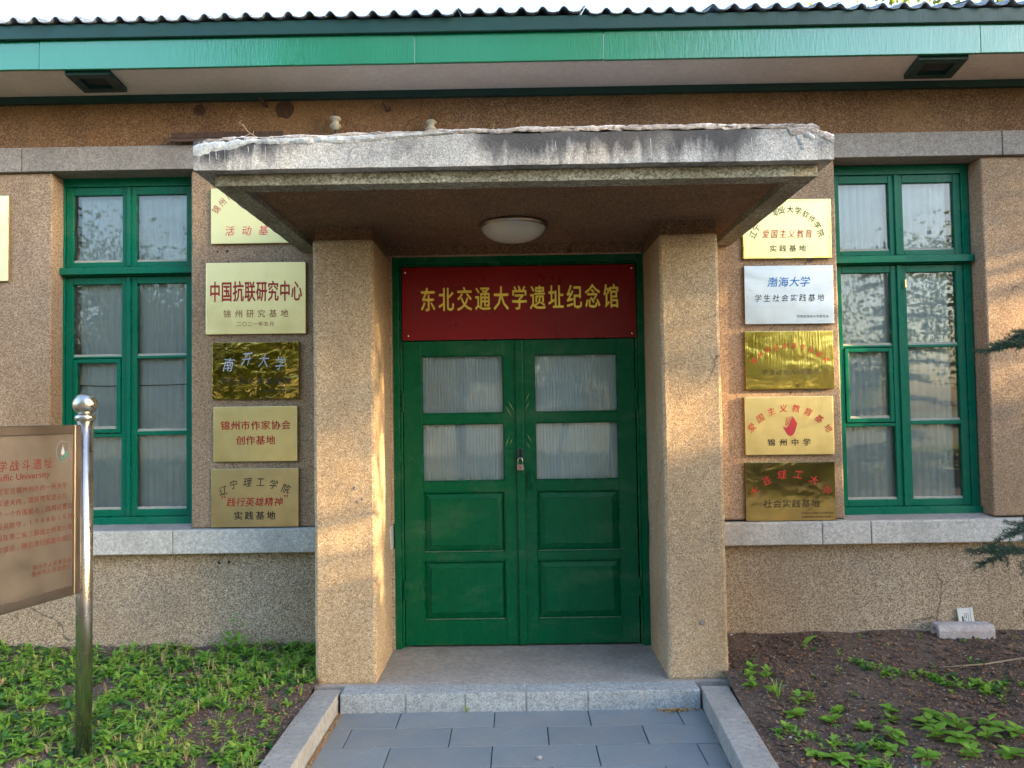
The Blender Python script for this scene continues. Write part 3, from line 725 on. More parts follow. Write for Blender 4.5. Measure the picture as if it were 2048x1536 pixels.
# ------------------------------------------------------------------ door
G = M['green']
fr_ = MB()
fr_.box(DX0, -.815, .035, .17, .014, DZ1); fr_.box(.857, DX1, .035, .17, .014, DZ1); fr_.box(-.815, .857, .035, .17, 2.690, DZ1)
fr_.box(-.815, -.797, .055, .17, .016, 2.690); fr_.box(.839, .857, .055, .17, .016, 2.690); fr_.box(-.797, .839, .055, .17, 2.672, 2.690)
fr_.box(-.797, .839, .06, .17, 2.150, 2.672)
fr_.build('door_frame', G, B, bevel=.003)
def leaf(x0, x1, hx0, hx1, name='door_leaf'):
    b_ = MB(); gl_ = [(hx0, hx1, 1.634, 2.041), (hx0, hx1, 1.160, 1.563)]; pn = [(hx0 - .004, hx1 - .003, .664, 1.090), (hx0 - .004, hx1 - .003, .197, .609)]
    cutout(b_, x0, x1, .030, 2.146, gl_ + [(hx0, hx1, p[2], p[3]) for p in pn], .062, .108)
    o_ = b_.build(name, G, B, bevel=.003)
    for h in gl_:
        q = MB(); q.box(h[0] - .005, h[1] + .005, .088, .092, h[2] - .005, h[3] + .005); q.build('pane', M['glass'], o_)
        q = MB(); q.ring(h[0], h[1], h[2], h[3], .007, .074, .0875); q.build('glazing_bead', G, o_, bevel=.002)
    for h in pn:
        q = MB(); a0, a1, c0, c1 = hx0, hx1, h[2], h[3]; e = .052; yb_, yf = .094, .074
        vs = [(a0, yb_, c0), (a1, yb_, c0), (a1, yb_, c1), (a0, yb_, c1), (a0 + e, yf, c0 + e), (a1 - e, yf, c0 + e), (a1 - e, yf, c1 - e), (a0 + e, yf, c1 - e),
              (a0 + e + .002, yf - .004, c0 + e + .002), (a1 - e - .002, yf - .004, c0 + e + .002), (a1 - e - .002, yf - .004, c1 - e - .002), (a0 + e + .002, yf - .004, c1 - e - .002)]
        fs = [(8, 9, 10, 11)]
        for k in range(4):
            n_ = (k + 1) % 4; fs += [(k, n_, n_ + 4, k + 4), (k + 4, n_ + 4, n_ + 8, k + 8)]
        q.add(vs, fs); q.build('panel', G, o_)
        q = MB(); q.ring(a0, a1, c0, c1, .008, .066, .090); q.build('moulding', G, o_, bevel=.003)
        q = MB(); q.box(a0 + .009, a1 - .009, .0655, .088, c0 + .0082, c0 + .0100); w_ = q.build('dust_ledge', M['dust'], o_); wobble(w_, .0012, 14, .03, (0, .6, 1))
    return o_
lf = leaf(-.793, .004, -.664, -.090); rt = leaf(.012, .832, .128, .711)
b = MB(); b.box(-.004, .050, .044, .062, .032, 2.144); b.build('meeting_strip', G, rt, bevel=.006)
for (o_, hx) in ((lf, -.795), (rt, .836)):
    for z in (.42, 1.72):
        b = MB(); b.tube([(hx, .050, z - .065), (hx, .050, z + .065)], .0075, 8); b.build('hinge', G, o_)
# hasp, handle, scratches
b = MB(); b.box(-.006, .018, .036, .044, 1.31, 1.385); b.box(.022, .046, .036, .044, 1.31, 1.385); b.box(.004, .010, .02, .036, 1.318, 1.372); b.box(.028, .034, .02, .036, 1.318, 1.372)
b.build('hasp', M['green_dark'], rt, bevel=.002)
b = MB(); b.tube([(.088, .062, 1.222), (.094, .035, 1.215), (.096, .022, 1.19), (.096, .022, 1.14), (.092, .035, 1.113), (.084, .062, 1.108)], [.007, .008, .009, .009, .008, .007], 8)
b.box(.070, .100, .056, .061, 1.095, 1.235); b.box(.066, .106, .058, .0615, 1.03, 1.09); b.build('handle', G, rt, bevel=.001)
sc = [(-.059, 1.721, -.018, 1.646), (-.077, 1.686, -.033, 1.605), (.092, 1.774, .066, 1.712), (.090, 1.711, .062, 1.652), (.066, 1.492, .105, 1.421), (.068, 1.425, .090, 1.383), (-.052, 1.476, -.082, 1.393), (-.032, 1.455, -.050, 1.410)]
for (xa, za, xb, zb) in sc:
    d = Vector((xb - xa, 0, zb - za)); n_ = Vector((-d.z, 0, d.x)).normalized() * .0016; p = Vector((xa, .0612, za)); q = Vector((xb, .0612, zb)); m1 = (p + q) / 2
    b = MB(); b.add([p, m1 - n_ * 1.1, q, m1 + n_ * 1.1, p + Vector((0, .001, 0)), q + Vector((0, .001, 0))], [(0, 1, 2, 3), (0, 4, 5, 2), (3, 2, 5, 4)])
    b.build('scratch', M['scratch'], lf if xa < 0 else rt)

# padlock
pl_ = tag(empty('padlock', (.020, .018, 1.26)), 'small scratched padlock hanging from the hasp where the door leaves meet', 'padlock')
b = MB(); b.box(-.022, .022, -.009, .009, -.027, .016); b.build('lock_body', M['lock'], pl_, bevel=.005)
b = MB(); b.tube([(-.016, 0, .010), (-.016, 0, .045)] + [(-.016 * math.cos(t_), 0, .045 + .016 * math.sin(t_)) for t_ in (.5, 1.0, 1.57, 2.1, 2.6)] + [(.016, 0, .045), (.016, 0, .010)], .0035, 8)
b.build('shackle', M['shackle'], pl_, smooth=True)
b = MB(); b.lathe((0, -.009, -.008), [(.0001, .0008), (.006, .0008), (.007, 0)], 12, 'Y'); b.build('keyhole_cover', M['ink_red'], pl_)

# red sign over the door
sg = tag(empty('door_sign', (.027, .038, 2.408), (0, 0, 0)), 'dark red name board with gold characters above the green door', 'sign')
sg.rotation_euler = (0, .0015, 0)
b = MB(); b.box(-.820, .820, 0, .012, -.2575, .2575); b.build('board', M['red'], sg, bevel=.002)
for (u, v) in ((-.797, .222), (.797, .232), (-.780, -.225), (.793, -.228)):
    b = MB(); b.lathe((u, 0, v), [(.0001, .0045), (.006, .0035), (.009, .0005), (.009, -.001)], 14, 'Y'); b.build('screw', M['screw'], sg, smooth=True)
for i, ch in enumerate('东北交通大学遗址纪念馆'):
    b = MB(); put_glyph(b, ch, -.700 + i * 1.412 / 11 + .0635, .028 + i * .0008, .112, .178, -.0045, .022)
    o = b.build('character', M['gold'], sg); so = o.modifiers.new('solid', 'SOLIDIFY'); so.thickness = .004; so.offset = -1

# ------------------------------------------------------------------ plaques
def plaque(x0, x1, z0, z1, mat, label, texts, rot=0.0, rim=False, extra=None):
    W, H = x1 - x0, z1 - z0
    p = tag(empty('plaque', ((x0 + x1) / 2, -.022, (z0 + z1) / 2), (0, rot, 0)), label, 'plaque', 'metal plaques on the wall beside the porch')
    b_ = MB(); b_.box(-W / 2, W / 2, 0, .020, -H / 2, H / 2); b_.build('plate', mat, p, bevel=.0025)
    if rim:
        b_ = MB(); b_.ring(-W / 2 - .001, W / 2 + .001, -H / 2 - .001, H / 2 + .001, .012, -.003, .006); b_.build('edge', M['brass_streak'], p, bevel=.001)
    for (u, v) in ((-W / 2 + .012, H / 2 - .012), (W / 2 - .012, H / 2 - .012), (-W / 2 + .012, -H / 2 + .012), (W / 2 - .012, -H / 2 + .012)):
        pass
    for (mt, fn) in texts:
        b_ = MB(); fn(b_, W, H); b_.build('lettering', M[mt], p)['kind'] = 'stuff'
    return p
Y0 = -.0012
plaque(-4.131, -3.531, 2.608, 3.211, M['brass'], 'gold plaque cut off by the left edge of the photo', [], 0)
plaque(-2.114, -1.494, 2.844, 3.236, M['plate_cream'], 'pale gold plaque with pink characters half hidden behind the canopy corner', [
    ('ink_red', lambda b, W, H: [put_glyph(b, c, u, v, .052, .062, Y0, -.004, r) for c, u, v, r in (('锦', -.272, .045, .95), ('州', -.230, .095, .75), ('市', -.176, .138, .6), ('铁', -.118, .165, .45))]),
    ('ink_pink', lambda b, W, H: line(b, '活动基地', -.235, .235, -.106, .072, Y0, .004, .070, .12, .05))])
plaque(-2.150, -1.453, 2.209, 2.710, M['brass'], 'largest bright brass plaque, red characters with a 2021 date, left of the porch', [
    ('ink_red', lambda b, W, H: line(b, '中国抗联研究中心', -.325, .325, .048, .150, Y0, .030, .078)),
    ('ink_maroon', lambda b, W, H: (line(b, '锦州研究基地', -.240, .240, -.108, .058, Y0, -.004, .056), line(b, '二〇二一年五月', -.135, .128, -.180, .032, Y0, -.002, .034)))], .004)
plaque(-2.108, -1.504, 1.757, 2.153, M['brass_mirror'], 'mirror-bright brass plaque with silver script, third down in the left column', [
    ('ink_silver', lambda b, W, H: [put_glyph(b, c, u, v, .075, .105, Y0, .004, -.05, .18, .08) for c, u, v in (('南', -.185, .042), ('开', -.058, .082), ('大', .06, .070), ('学', .175, .045))]),
    ('ink_black', lambda b, W, H: (line(b, '学生社会实践基地', -.250, .255, -.072, .048, Y0, .012, .050, .1, .05), line(b, '共青团南开大学委员会', .035, .258, -.140, .020, Y0, 0, .022)))], .003)
plaque(-2.098, -1.517, 1.326, 1.706, M['brass_matt'], 'matt brass plaque with two lines of bold red characters, left column', [
    ('ink_red', lambda b, W, H: (line(b, '锦州市作家协会', -.245, .248, .060, .066, Y0, .024, .066), line(b, '创作基地', -.138, .140, -.043, .066, Y0, .024, .066)))], .003)
plaque(-2.114, -1.511, .876, 1.278, M['brass_dark'], 'dull brass plaque with black, red and black lines, lowest in the left column', [
    ('ink_black', lambda b, W, H: ([put_glyph(b, c, u, v, .060, .066, Y0, .010, r, .15, .06) for c, u, v, r in (('辽', -.218, .052, .3), ('宁', -.146, .092, .18), ('理', -.050, .108, .02), ('工', .040, .108, .0), ('学', .130, .090, -.15), ('院', .216, .060, -.25))], line(b, '实践基地', -.152, .150, -.122, .060, Y0, .026, .062))),
    ('ink_red', lambda b, W, H: (line(b, '践行英雄精神', -.195, .195, -.028, .064, Y0, .014, .062, .15, .06), put_glyph(b, '“', -.215, -.012, .075, .075, Y0, .01), put_glyph(b, '”', .215, -.012, .075, .075, Y0, .01)))], .004)
# right column
plaque(1.592, 2.206, 2.677, 3.087, M['plate_cream'], 'cream gold plaque with black arc of characters, partly behind the canopy on the right', [
    ('ink_black', lambda b, W, H: ([put_glyph(b, c, u, v, .050, .054, Y0, .008, r) for c, u, v, r in (('辽', -.236, -.038, 1.2), ('宁', -.213, .010, .95), ('职', -.070, .118, .3), ('业', -.030, .134, .1), ('大', .026, .136, -.06), ('学', .082, .126, -.22), ('软', .134, .100, -.45), ('件', .176, .066, -.65), ('学', .212, .022, -.9), ('院', .235, -.034, -1.2))], line(b, '实践基地', -.132, .138, -.137, .050, Y0, .010, .052))),
    ('ink_red', lambda b, W, H: line(b, '爱国主义教育', -.178, .182, -.036, .062, Y0, .008, .050, .15, .06))], .004, True)
plaque(1.593, 2.208, 2.218, 2.625, M['silver'], 'silvery steel plaque with blue and black characters beside the right window', [
    ('ink_blue', lambda b, W, H: line(b, '渤海大学', -.148, .152, .090, .074, Y0, .018, .072, .15, .06)),
    ('ink_black', lambda b, W, H: (line(b, '学生社会实践基地', -.245, .250, -.022, .054, Y0, .004, .052, .15, .06), line(b, '共青团渤海大学委员会', .050, .272, -.152, .021, Y0, 0, .021)))], .005)
plaque(1.586, 2.198, 1.766, 2.169, M['brass_streak'], 'shiny yellow brass plaque with a faint red arc of characters, middle of the right column', [
    ('ink_red', lambda b, W, H: arc(b, '锦州师范高等专科学校', 0, -.260, .360, 134, 46, .042, Y0, .006, .1, .05, 1.0, .95)),
    ('ink_black', lambda b, W, H: line(b, '学生社会实践基地', -.200, .208, -.082, .040, Y0, 0, .040, .15, .05))], .004)
def emblem(b, W, H):
    s_ = .0036
    pal = [(-14, 8), (-9, 10), (-5, 9), (-2, 6), (3, 3), (8, -2), (12, 0), (17, -12), (13, -22), (8, -30), (2, -34), (-4, -33), (-9, -26), (-12, -16), (-11, -8), (-13, -2)]
    o1 = [(-14, -3), (-8, -6), (-3, -2), (3, 10), (6, 16), (14, 2), (9, -14), (5, -20), (0, -22), (-5, -19), (-9, -12)]
    b.add([(x * s_ + .004, Y0, z * s_ + .006) for x, z in o1], [tuple(range(len(o1)))])
    for k in range(4):
        a = (-9 + k * 2.6, -3.5 + k * 1.5); t_ = (-7 + k * 3.6, 13 + k * 1.0)
        b.add([((a[0]) * s_ + .004, Y0, a[1] * s_ + .006), ((a[0] + 1.6) * s_ + .004, Y0, (a[1] + .8) * s_ + .006), ((t_[0] + 1.2) * s_ + .004, Y0, (t_[1] + 1.5) * s_ + .006), ((t_[0]) * s_ + .004, Y0, (t_[1]) * s_ + .006)], [(0, 1, 2, 3)])
plaque(1.572, 2.182, 1.315, 1.717, M['brass_matt'], 'brass plaque with a crimson book-shaped emblem under a red arc of characters', [
    ('ink_red', lambda b, W, H: arc(b, '爱国主义教育基地', 0, -.225, .330, 142, 36, .056, Y0, .010, .15, .06, 1.05, .9)),
    ('ink_crimson', emblem),
    ('ink_black', lambda b, W, H: line(b, '锦州中学', -.168, .158, -.115, .052, Y0, .030, .054))], .003)
plaque(1.563, 2.181, .864, 1.266, M['brass_umber'], 'dark patchy brass plaque with red arc of characters, lowest in the right column', [
    ('ink_red', lambda b, W, H: arc(b, '大连理工大学', 0, -.205, .325, 140, 40, .062, Y0, .012, .15, .06, 1.0, .9)),
    ('ink_black', lambda b, W, H: (line(b, '社会实践基地', -.192, .202, -.084, .058, Y0, .008, .062, .1, .04), line(b, '共青团大连理工大学委员会', .068, .292, -.150, .018, Y0, 0, .018), line(b, '北镇社会实践教育基地', .068, .272, -.176, .018, Y0, 0, .018)))], .003)

# ------------------------------------------------------------------ porch lamp, insulators, bracket, pipes
lp = tag(empty('ceiling_lamp', (-.002, -.60, 2.812)), 'round opal dome lamp under the porch canopy', 'lamp')
b = MB(); b.lathe((0, 0, 0), [(.0001, 0), (.205, 0), (.213, -.006), (.213, -.022), (.205, -.030), (.196, -.034)], 40); b.build('lamp_base', M['steel_frame'], lp, smooth=True)
b = MB(); b.lathe((0, 0, 0), [(.203, -.022), (.201, -.035), (.190, -.056), (.165, -.078), (.125, -.098), (.075, -.111), (.03, -.116), (.0001, -.117)], 40); b.build('lamp_shade', M['lamp_glass'], lp, smooth=True)

def insulator(x, z, label):
    e = tag(empty('insulator', (x, -.085, z)), label, 'insulator', 'porcelain insulators on the wall above the canopy')
    b_ = MB(); b_.lathe((0, 0, 0), [(.0001, .055), (.012, .055), (.030, .046), (.040, .036), (.040, .030), (.028, .024), (.023, .012), (.023, .004), (.032, -.004), (.039, -.012), (.039, -.022), (.028, -.028), (.028, -.045), (.0001, -.045)], 20)
    b_.build('spool', M['porcelain'], e, smooth=True)
    b_ = MB(); b_.tube([(0, 0, -.09), (0, 0, .088)], .006, 8); b_.lathe((0, 0, 0), [(.0001, .066), (.015, .066), (.015, .056), (.0001, .056)], 6); b_.build('bolt', M['rust'], e)
    b_ = MB(); b_.box(-.012, .012, -.012, .085, -.10, -.088); b_.build('bracket', M['rust'], e)
insulator(-1.224, 3.655, 'left cream porcelain insulator standing above the canopy edge')
insulator(-.561, 3.618, 'right cream porcelain insulator standing above the canopy edge')
b = MB(); b.box(-2.385, -1.60, -.085, -.036, 3.575, 3.581); b.box(-2.385, -1.60, -.042, -.036, 3.581, 3.628); b.box(-2.385, -1.60, -.080, -.074, 3.552, 3.575)
tag(b.build('steel_angle', M['rust'], bevel=.001), 'dark rusty steel angle fixed to the wall at the canopy left end', 'bracket')
for (x, z, r_, L, lb) in ((-1.735, 3.835, .012, .10, 'bent rusty pipe stub sticking out of the brown wall band above the canopy left'), (-.885, 3.80, .011, .07, 'short black pipe end sticking out of the brown band near the canopy middle')):
    b = MB(); b.tube([(x + .015, .02, z - .02), (x, -.03, z - .005), (x - .012, -.03 - L * .5, z + .012)], r_, 10); o = b.build('pipe_stub', M['rust'], smooth=True); tag(o, lb, 'pipe')
for (x, z, r_) in ((-2.20, 3.80, .040), (-1.60, 3.795, .062), (-.865, 3.785, .020)):
    b = MB(); b.lathe((x, -.0, z), [(.0001, .0012), (r_, .0012), (r_ * 1.05, -.001)], 22, 'Y'); o = b.build('patch', M['patch'], B)
    for v in o.data.vertices:
        q = noise.noise(Vector((v.co.x * 30, 0, v.co.z * 30))) * .012; v.co.x += q; v.co.z += q
for (x, y, z, r_) in ((-1.0, -.6225, 1.185, .011), (-.955, -.6225, 1.115, .010), (-.985, -.6225, 1.102, .011), (1.11, -.6225, .34, .020), (1.06, -.6225, 1.42, .006), (-2.62, .003, .62, .012)):
    b = MB(); b.lathe((x, y, z), [(.0001, .002), (r_ * .6, .0015), (r_, -.001)], 14, 'Y'); o = b.build('cement_dab', M['dab'], B); wobble(o, .006, 45, 0, (1, .2, 1))
# plug holes and fixings in the wall, dark round patches
for (x, z, r_) in ((-2.075, 2.795, .007), (-2.008, 2.795, .009), (-2.07, .632, .009), (-2.0, .636, .009), (1.90, 1.742, .007), (-2.0, 2.72, .006), (-1.62, 2.722, .006)):
    b = MB(); b.lathe((x, -.001, z), [(.0001, .0006), (r_, .0006), (r_ * 1.2, -.002)], 10, 'Y'); b.build('fixing_hole', M['dark'], B)
# dry plants on top of the canopy
def twig(pts_list, label, name='dry_twig', mat='twig', rad=.002):
    b_ = MB()
    for p in pts_list: b_.tube(p, [rad] * (len(p) - 1) + [rad * .5], 5)
    tag(b_.build(name, M[mat]), label, 'twig')
twig([[(-1.235, -1.60, 2.995), (-1.29, -1.61, 3.035), (-1.325, -1.6, 3.06), (-1.35, -1.6, 3.095), (-1.372, -1.6, 3.105)], [(-1.31, -1.6, 3.05), (-1.345, -1.62, 3.022)], [(-1.30, -1.6, 3.04), (-1.295, -1.6, 3.062)], [(-1.37, -1.6, 3.105), (-1.352, -1.6, 3.118)]], 'dry branched twig leaning on the canopy top at the left')
twig([[(-.09, -1.60, 3.00), (-.098, -1.6, 3.04), (-.09, -1.6, 3.08)], [(-.09, -1.6, 3.03), (-.07, -1.6, 3.012)]], 'short dry stalk standing on the canopy top near the middle')
twig([[(.075, -1.60, 3.00), (.072, -1.6, 3.065)], [(-.0, -1.6, 3.01), (.012, -1.6, 3.035)]], 'thin dry stalk on the canopy top right of the middle')

# ------------------------------------------------------------------ stainless sign board, left foreground
d = Vector((-.26, -.966, 0)).normalized()                 # board runs from the visible post towards the camera
post = Vector((-2.182, -1.513, 0))
sb = tag(empty('notice_board', (post.x, post.y, 0), (0, 0, math.atan2(d.y, d.x))), 'stainless steel notice board on ball-topped posts with worn red text, left foreground', 'notice board')
# local frame: +X along the board, -Y... face towards local +Y side
BW = 1.28
for k in (0, BW + .085):
    b = MB(); b.tube([(k, 0, -.12), (k, 0, 1.64)], .038, 28); o = b.build('post', M['steel'], sb, smooth=True)
    b = MB(); b.lathe((k, 0, 0), [(.036, 1.62), (.046, 1.628), (.048, 1.640), (.046, 1.650), (.034, 1.656), (.024, 1.662)], 28)
    b.build('collar', M['steel'], o, smooth=True)
    b = MB(); b.lathe((k, 0, 1.707), [(.058 * math.sin(t_), -.056 * math.cos(t_)) for t_ in np.linspace(.02, math.pi - .02, 18)], 32); b.build('ball', M['steel'], o, smooth=True)
x0_, x1_, zb_, zt_ = .043, BW + .042, .772, 1.605
b = MB(); b.ring(x0_, x1_, zb_, zt_, .045, -.022, .022); b.build('frame', M['steel_frame'], sb, bevel=.005)
b = MB(); b.box(x0_ + .045, x1_ - .045, -.012, .010, zb_ + .045, zt_ - .045); fp = b.build('face_plate', M['steel_sign'], sb)
SIGN_SIDE = 1
# text reads left-to-right for a viewer on the board's +Y (local) side
def sign_line(mat, text, xe, z, h, step, off=0.0, name='lettering'):
    """text whose last character ends near the visible post; xe = distance of the last glyph centre from the post"""
    b_ = MB(); n_ = len(text)
    tmp = MB()
    for i, ch in enumerate(text):
        if ch in ' \u3000': continue
        put_glyph(tmp, ch, (i - (n_ - 1)) * step, 0, h, h * 1.05, 0, off)
    vs = [(xe - x, .0108, z + zz) for (x, y, zz) in tmp.v]
    b_.add(vs, tmp.f); b_.build(name, M[mat], sb)
sign_line('ink_worn', '东北交通大学战斗遗址', .235, 1.425, .050, .062, .02)
b_ = MB(); tmp = MB(); put_glyph(tmp, 'Northeast Traffic University', 0, 0, .046, .042, 0, .012)
mxx = max(v[0] for v in tmp.v); b_.add([(.225 + (mxx - x), .0108, 1.372 + zz) for (x, y, zz) in tmp.v], tmp.f); b_.build('lettering', M['ink_worn'], sb)
for k, tx in enumerate(['一九四六年是国民党军在锦州创办的一所大学,', '解放战争中，东北野战军进关内，国民党军进占后,', '以此为据点，修建了一个外围据点，四周设置以', '碉堡，有重兵防守。1948年10月', '东北野战军纵队第二纵三部战士师和九师', '进攻该点，随后清扫据路向城区']):
    sign_line('ink_worn', tx, .105, 1.312 - k * .0515, .030, .0325, .006)
sign_line('ink_worn', '锦州市人民委员会', .105, .945, .026, .0290, .004)
sign_line('ink_worn', '锦州市人民政府立', .110, .915, .026, .0290, .004)
b = MB(); cxm, czm = .150, 1.475
b.add([(cxm - .000 * 1, .0112, czm + .030), (cxm + .014, .0112, czm - .008), (cxm + .002, .0112, czm - .018), (cxm - .012, .0112, czm - .004)], [(0, 1, 2, 3)]); b.build('emblem_leaf', M['ink_grey'], sb)
b = MB()
b.add([(cxm - .034, .0114, czm + .012), (cxm - .012, .0114, czm - .030), (cxm - .002, .0114, czm - .030), (cxm - .022, .0114, czm + .002)], [(0, 1, 2, 3)])
b.add([(cxm + .030, .0114, czm - .014), (cxm + .012, .0114, czm - .020), (cxm + .004, .0114, czm - .040), (cxm - .010, .0114, czm - .040), (cxm + .016, .0114, czm - .028)], [(0, 1, 2, 3, 4)])
b.build('emblem_wing', M['ink_teal'], sb)
b = MB(); b.tube([(cxm + .040 * math.cos(t_), .0112, czm + .052 * math.sin(t_)) for t_ in np.linspace(0, 2 * math.pi, 30)], .0009, 4, False); b.build('emblem_ring', M['ink_grey'], sb)
b = MB(); b.tube([(.0, 0, .12), (BW + .085, 0, .12)], .016, 12) if False else None

# ------------------------------------------------------------------ cast block and card at the wall on the right
bk = tag(empty('cast_block', (2.985, -.075, .118), (0, 0, R(-1.5))), 'pale grey-pink hollow cast block lying at the wall base on the right', 'block')
prof = [(-.062, -.052), (.062, -.052), (.062, .010), (.045, .050), (-.045, .050), (-.062, .010)]
hole = [(.030 * math.cos(t_), .030 * math.sin(t_) * 1.1) for t_ in [math.pi * 2 * (k + .5) / 12 for k in range(12)]]
L = .185; b = MB(); vs = []; fs = []
for x in (-L, L): vs += [(x, y, z) for y, z in prof]
for k in range(6): fs.append((k, (k + 1) % 6, (k + 1) % 6 + 6, k + 6))
fs.append((6, 7, 8, 9, 10, 11))
b.add(vs, fs)
# left end: annular face around the hole
n0 = [(-L, y, z) for y, z in prof]; h0 = [(-L, y, z - .004) for y, z in hole]; hd = [(-L + .12, y * .9, z * .9 - .004) for y, z in hole]
vs = n0 + h0 + hd; fs = []
for k in range(12):
    fs.append((6 + k, 6 + (k + 1) % 12, 18 + (k + 1) % 12, 18 + k))
ang = lambda p: math.atan2(p[1], p[0])
for k in range(12):
    a, c = hole[k], hole[(k + 1) % 12]
    def near(p): return min(range(6), key=lambda i: abs((ang(prof[i]) - ang(p) + math.pi) % (2 * math.pi) - math.pi))
    na, nc = near(a), near(c)
    fs.append((6 + k, na, 6 + (k + 1) % 12)) if na == nc else fs.append((6 + k, na, nc, 6 + (k + 1) % 12))
fs.append(tuple(18 + k for k in range(12)))
b.add(vs, fs); o = b.build('block', M['brick_grey'], bk, bevel=.004)
cd = tag(empty('card_box', (3.04, -.018, .205), (R(-6), R(-4), 0)), 'small white card with dark print propped behind the cast block', 'card')
b = MB(); b.box(-.052, .052, -.005, .005, -.06, .048); b.build('card', M['paper'], cd, bevel=.001)
b = MB(); b.ring(-.012, .016, -.05, .012, .0022, -.0062, -.0052); b.box(-.030, -.020, -.0062, -.0052, -.04, -.005); b.box(.030, .032, -.0062, -.0052, -.055, .045); b.box(-.001, .003, -.0062, -.0052, -.02, .005)
b.build('print', M['ink_black'], cd)['kind'] = 'stuff'

# ================================================================== PLANTS
def leaf_mesh(L, W, fold, droop, mat, name='leaf', seg=4):
    vs = []; fs = []
    for i in range(seg + 1):
        t_ = i / seg; w_ = W * .5 * (math.sin(math.pi * min(1, t_ * .93 + .05)) ** .8) * (1 - .25 * t_); x = L * t_; z = -droop * L * t_ * t_
        vs += [(x, -w_, z + fold * w_), (x, 0, z), (x, w_, z + fold * w_)]
    for i in range(seg):
        a = i * 3; fs += [(a, a + 3, a + 4, a + 1), (a + 1, a + 4, a + 5, a + 2)]
    me = bpy.data.meshes.new(name); me.from_pydata(vs, [], fs); me.materials.append(mat); me.update()
    me.polygons.foreach_set('use_smooth', [True] * len(me.polygons)); return me, vs, fs
LM = []
for (L, W, fo, dr_, mt) in ((.075, .032, .35, .35, 'weed'), (.095, .030, .3, .5, 'weed'), (.060, .036, .3, .25, 'weed2'), (.085, .026, .4, .45, 'weed2'), (.062, .044, .22, .25, 'weed'), (.05, .03, .3, .3, 'weed3'), (.11, .034, .35, .55, 'weed'), (.070, .052, .18, .3, 'weed'), (.058, .046, .15, .2, 'weed2')):
    LM.append(leaf_mesh(L, W, fo, dr_, M[mt])[0])
def side_of(x): return -1 if x < 0 else 1
def plant(x, y, kinds, n, scale, up, label, group, stem_h=.0):
    s_ = side_of(x); z = bed_height(x, y, s_)
    if label in (RL, LLb):
        kd = {0: 'pointed', 1: 'long pointed', 2: 'pale oval', 3: 'pale narrow', 4: 'round', 5: 'small dark', 6: 'long arching', 7: 'broad', 8: 'pale broad'}[kinds[0]]
        sz = 'large' if scale > 1.02 else ('small' if scale < .75 else 'medium')
        if x > 0:
            pl = 'beside the right kerb' if x < 1.56 else ('in the bottom right corner of the bed' if y < -1.2 and x > 2.25 else 'in the cluster near the picture bottom' if y < -1.2 else
                 'beside the cast block at the wall' if y > -.32 and x > 2.6 else 'near the wall under the right window' if y > -.42 else 'in the middle of the right bed')
        else:
            pl = ('at the wall foot ' if y > -.45 else 'midway out ' if y > -1.0 else 'at the front ') + ('by the left pillar' if x > -1.75 else 'below the left plaques' if x > -2.25 else 'around the notice board post' if x > -2.9 else 'at the far left edge')
        label = f'{sz} weed with {kd} leaves, {pl}'
    e = tag(empty('weed', (x, y, z - .003)), label, 'weed', group)
    ph = random.uniform(0, 6.28)
    if stem_h:
        b_ = MB(); b_.tube([(0, 0, -.01), (random.uniform(-.01, .01), random.uniform(-.01, .01), stem_h)], [.0025, .0015], 5); b_.build('stem', M['stem'], e)
    for k in range(n):
        o_ = link('leaf', LM[random.choice(kinds)], e)
        a = ph + k * 2.399 + random.uniform(-.3, .3); h = stem_h * (k / max(1, n - 1)) ** .8 if stem_h else 0
        o_.location = (.004 * math.cos(a), .004 * math.sin(a), h)
        el = random.uniform(*up)
        o_.rotation_euler = (random.uniform(-.3, .3), -el, a)
        q = scale * random.uniform(.75, 1.2) * (1 - .3 * h / max(stem_h, .01) if stem_h else 1); o_.scale = (q, q, q)
    return e
RL = 'RL'; LLb = 'LL'
random.seed(21)
# clusters on the right bed, as seen
RG = 'broad-leaved weeds scattered on the bare soil right of the path'
def from_list(lst, kinds, n, sc, up, lb, gp, stem=(0, 0)):
    for (x, y, k) in lst: plant(x, y, kinds, n if isinstance(n, int) else random.randint(*n), sc * k, up, lb, gp, random.uniform(*stem) if stem[1] else 0)
from_list([(1.40, -.62, 1), (1.36, -.72, .8), (1.47, -.70, .9), (1.33, -.86, .9), (1.42, -.95, .8), (1.45, -1.22, 1.2), (1.36, -1.38, .9), (1.62, -1.30, 1.1), (1.52, -1.08, .9), (1.60, -1.05, .8), (1.70, -1.18, .8)], [7, 2, 8, 4], (9, 13), .95, (.1, .9), RL, RG, (.02, .07))
from_list([(1.93, -1.30, 1), (1.98, -1.18, .8), (2.08, -1.38, 1.1), (2.15, -1.28, 1), (2.22, -1.40, 1.2), (2.05, -1.52, 1.2), (2.16, -1.56, 1.2), (2.30, -1.52, 1.1), (2.38, -1.40, 1), (2.45, -1.50, 1.1), (2.52, -1.62, 1), (2.32, -1.68, 1.1), (2.12, -1.70, .9), (1.78, -1.62, .9), (1.62, -1.75, .9), (1.85, -1.50, .9), (1.74, -1.40, .8), (1.90, -1.72, .9), (1.50, -1.70, .9), (1.40, -1.66, .9)], [4, 7, 7, 8], (8, 12), 1.15, (.0, .7), RL, RG, (.02, .06))
from_list([(2.05, -.52, .6), (2.12, -.62, .7), (2.18, -.72, .7), (2.25, -.66, .6), (2.0, -.44, .5), (2.30, -.80, .6), (2.5, -.62, .5), (2.7, -.95, .5), (2.85, -.9, .5), (1.9, -.70, .5), (2.42, -.98, .6), (2.62, -1.12, .6), (1.75, -.72, .5), (1.86, -1.0, .6)], [5, 2, 8], (8, 12), .8, (.1, .9), RL, RG, (.01, .05))
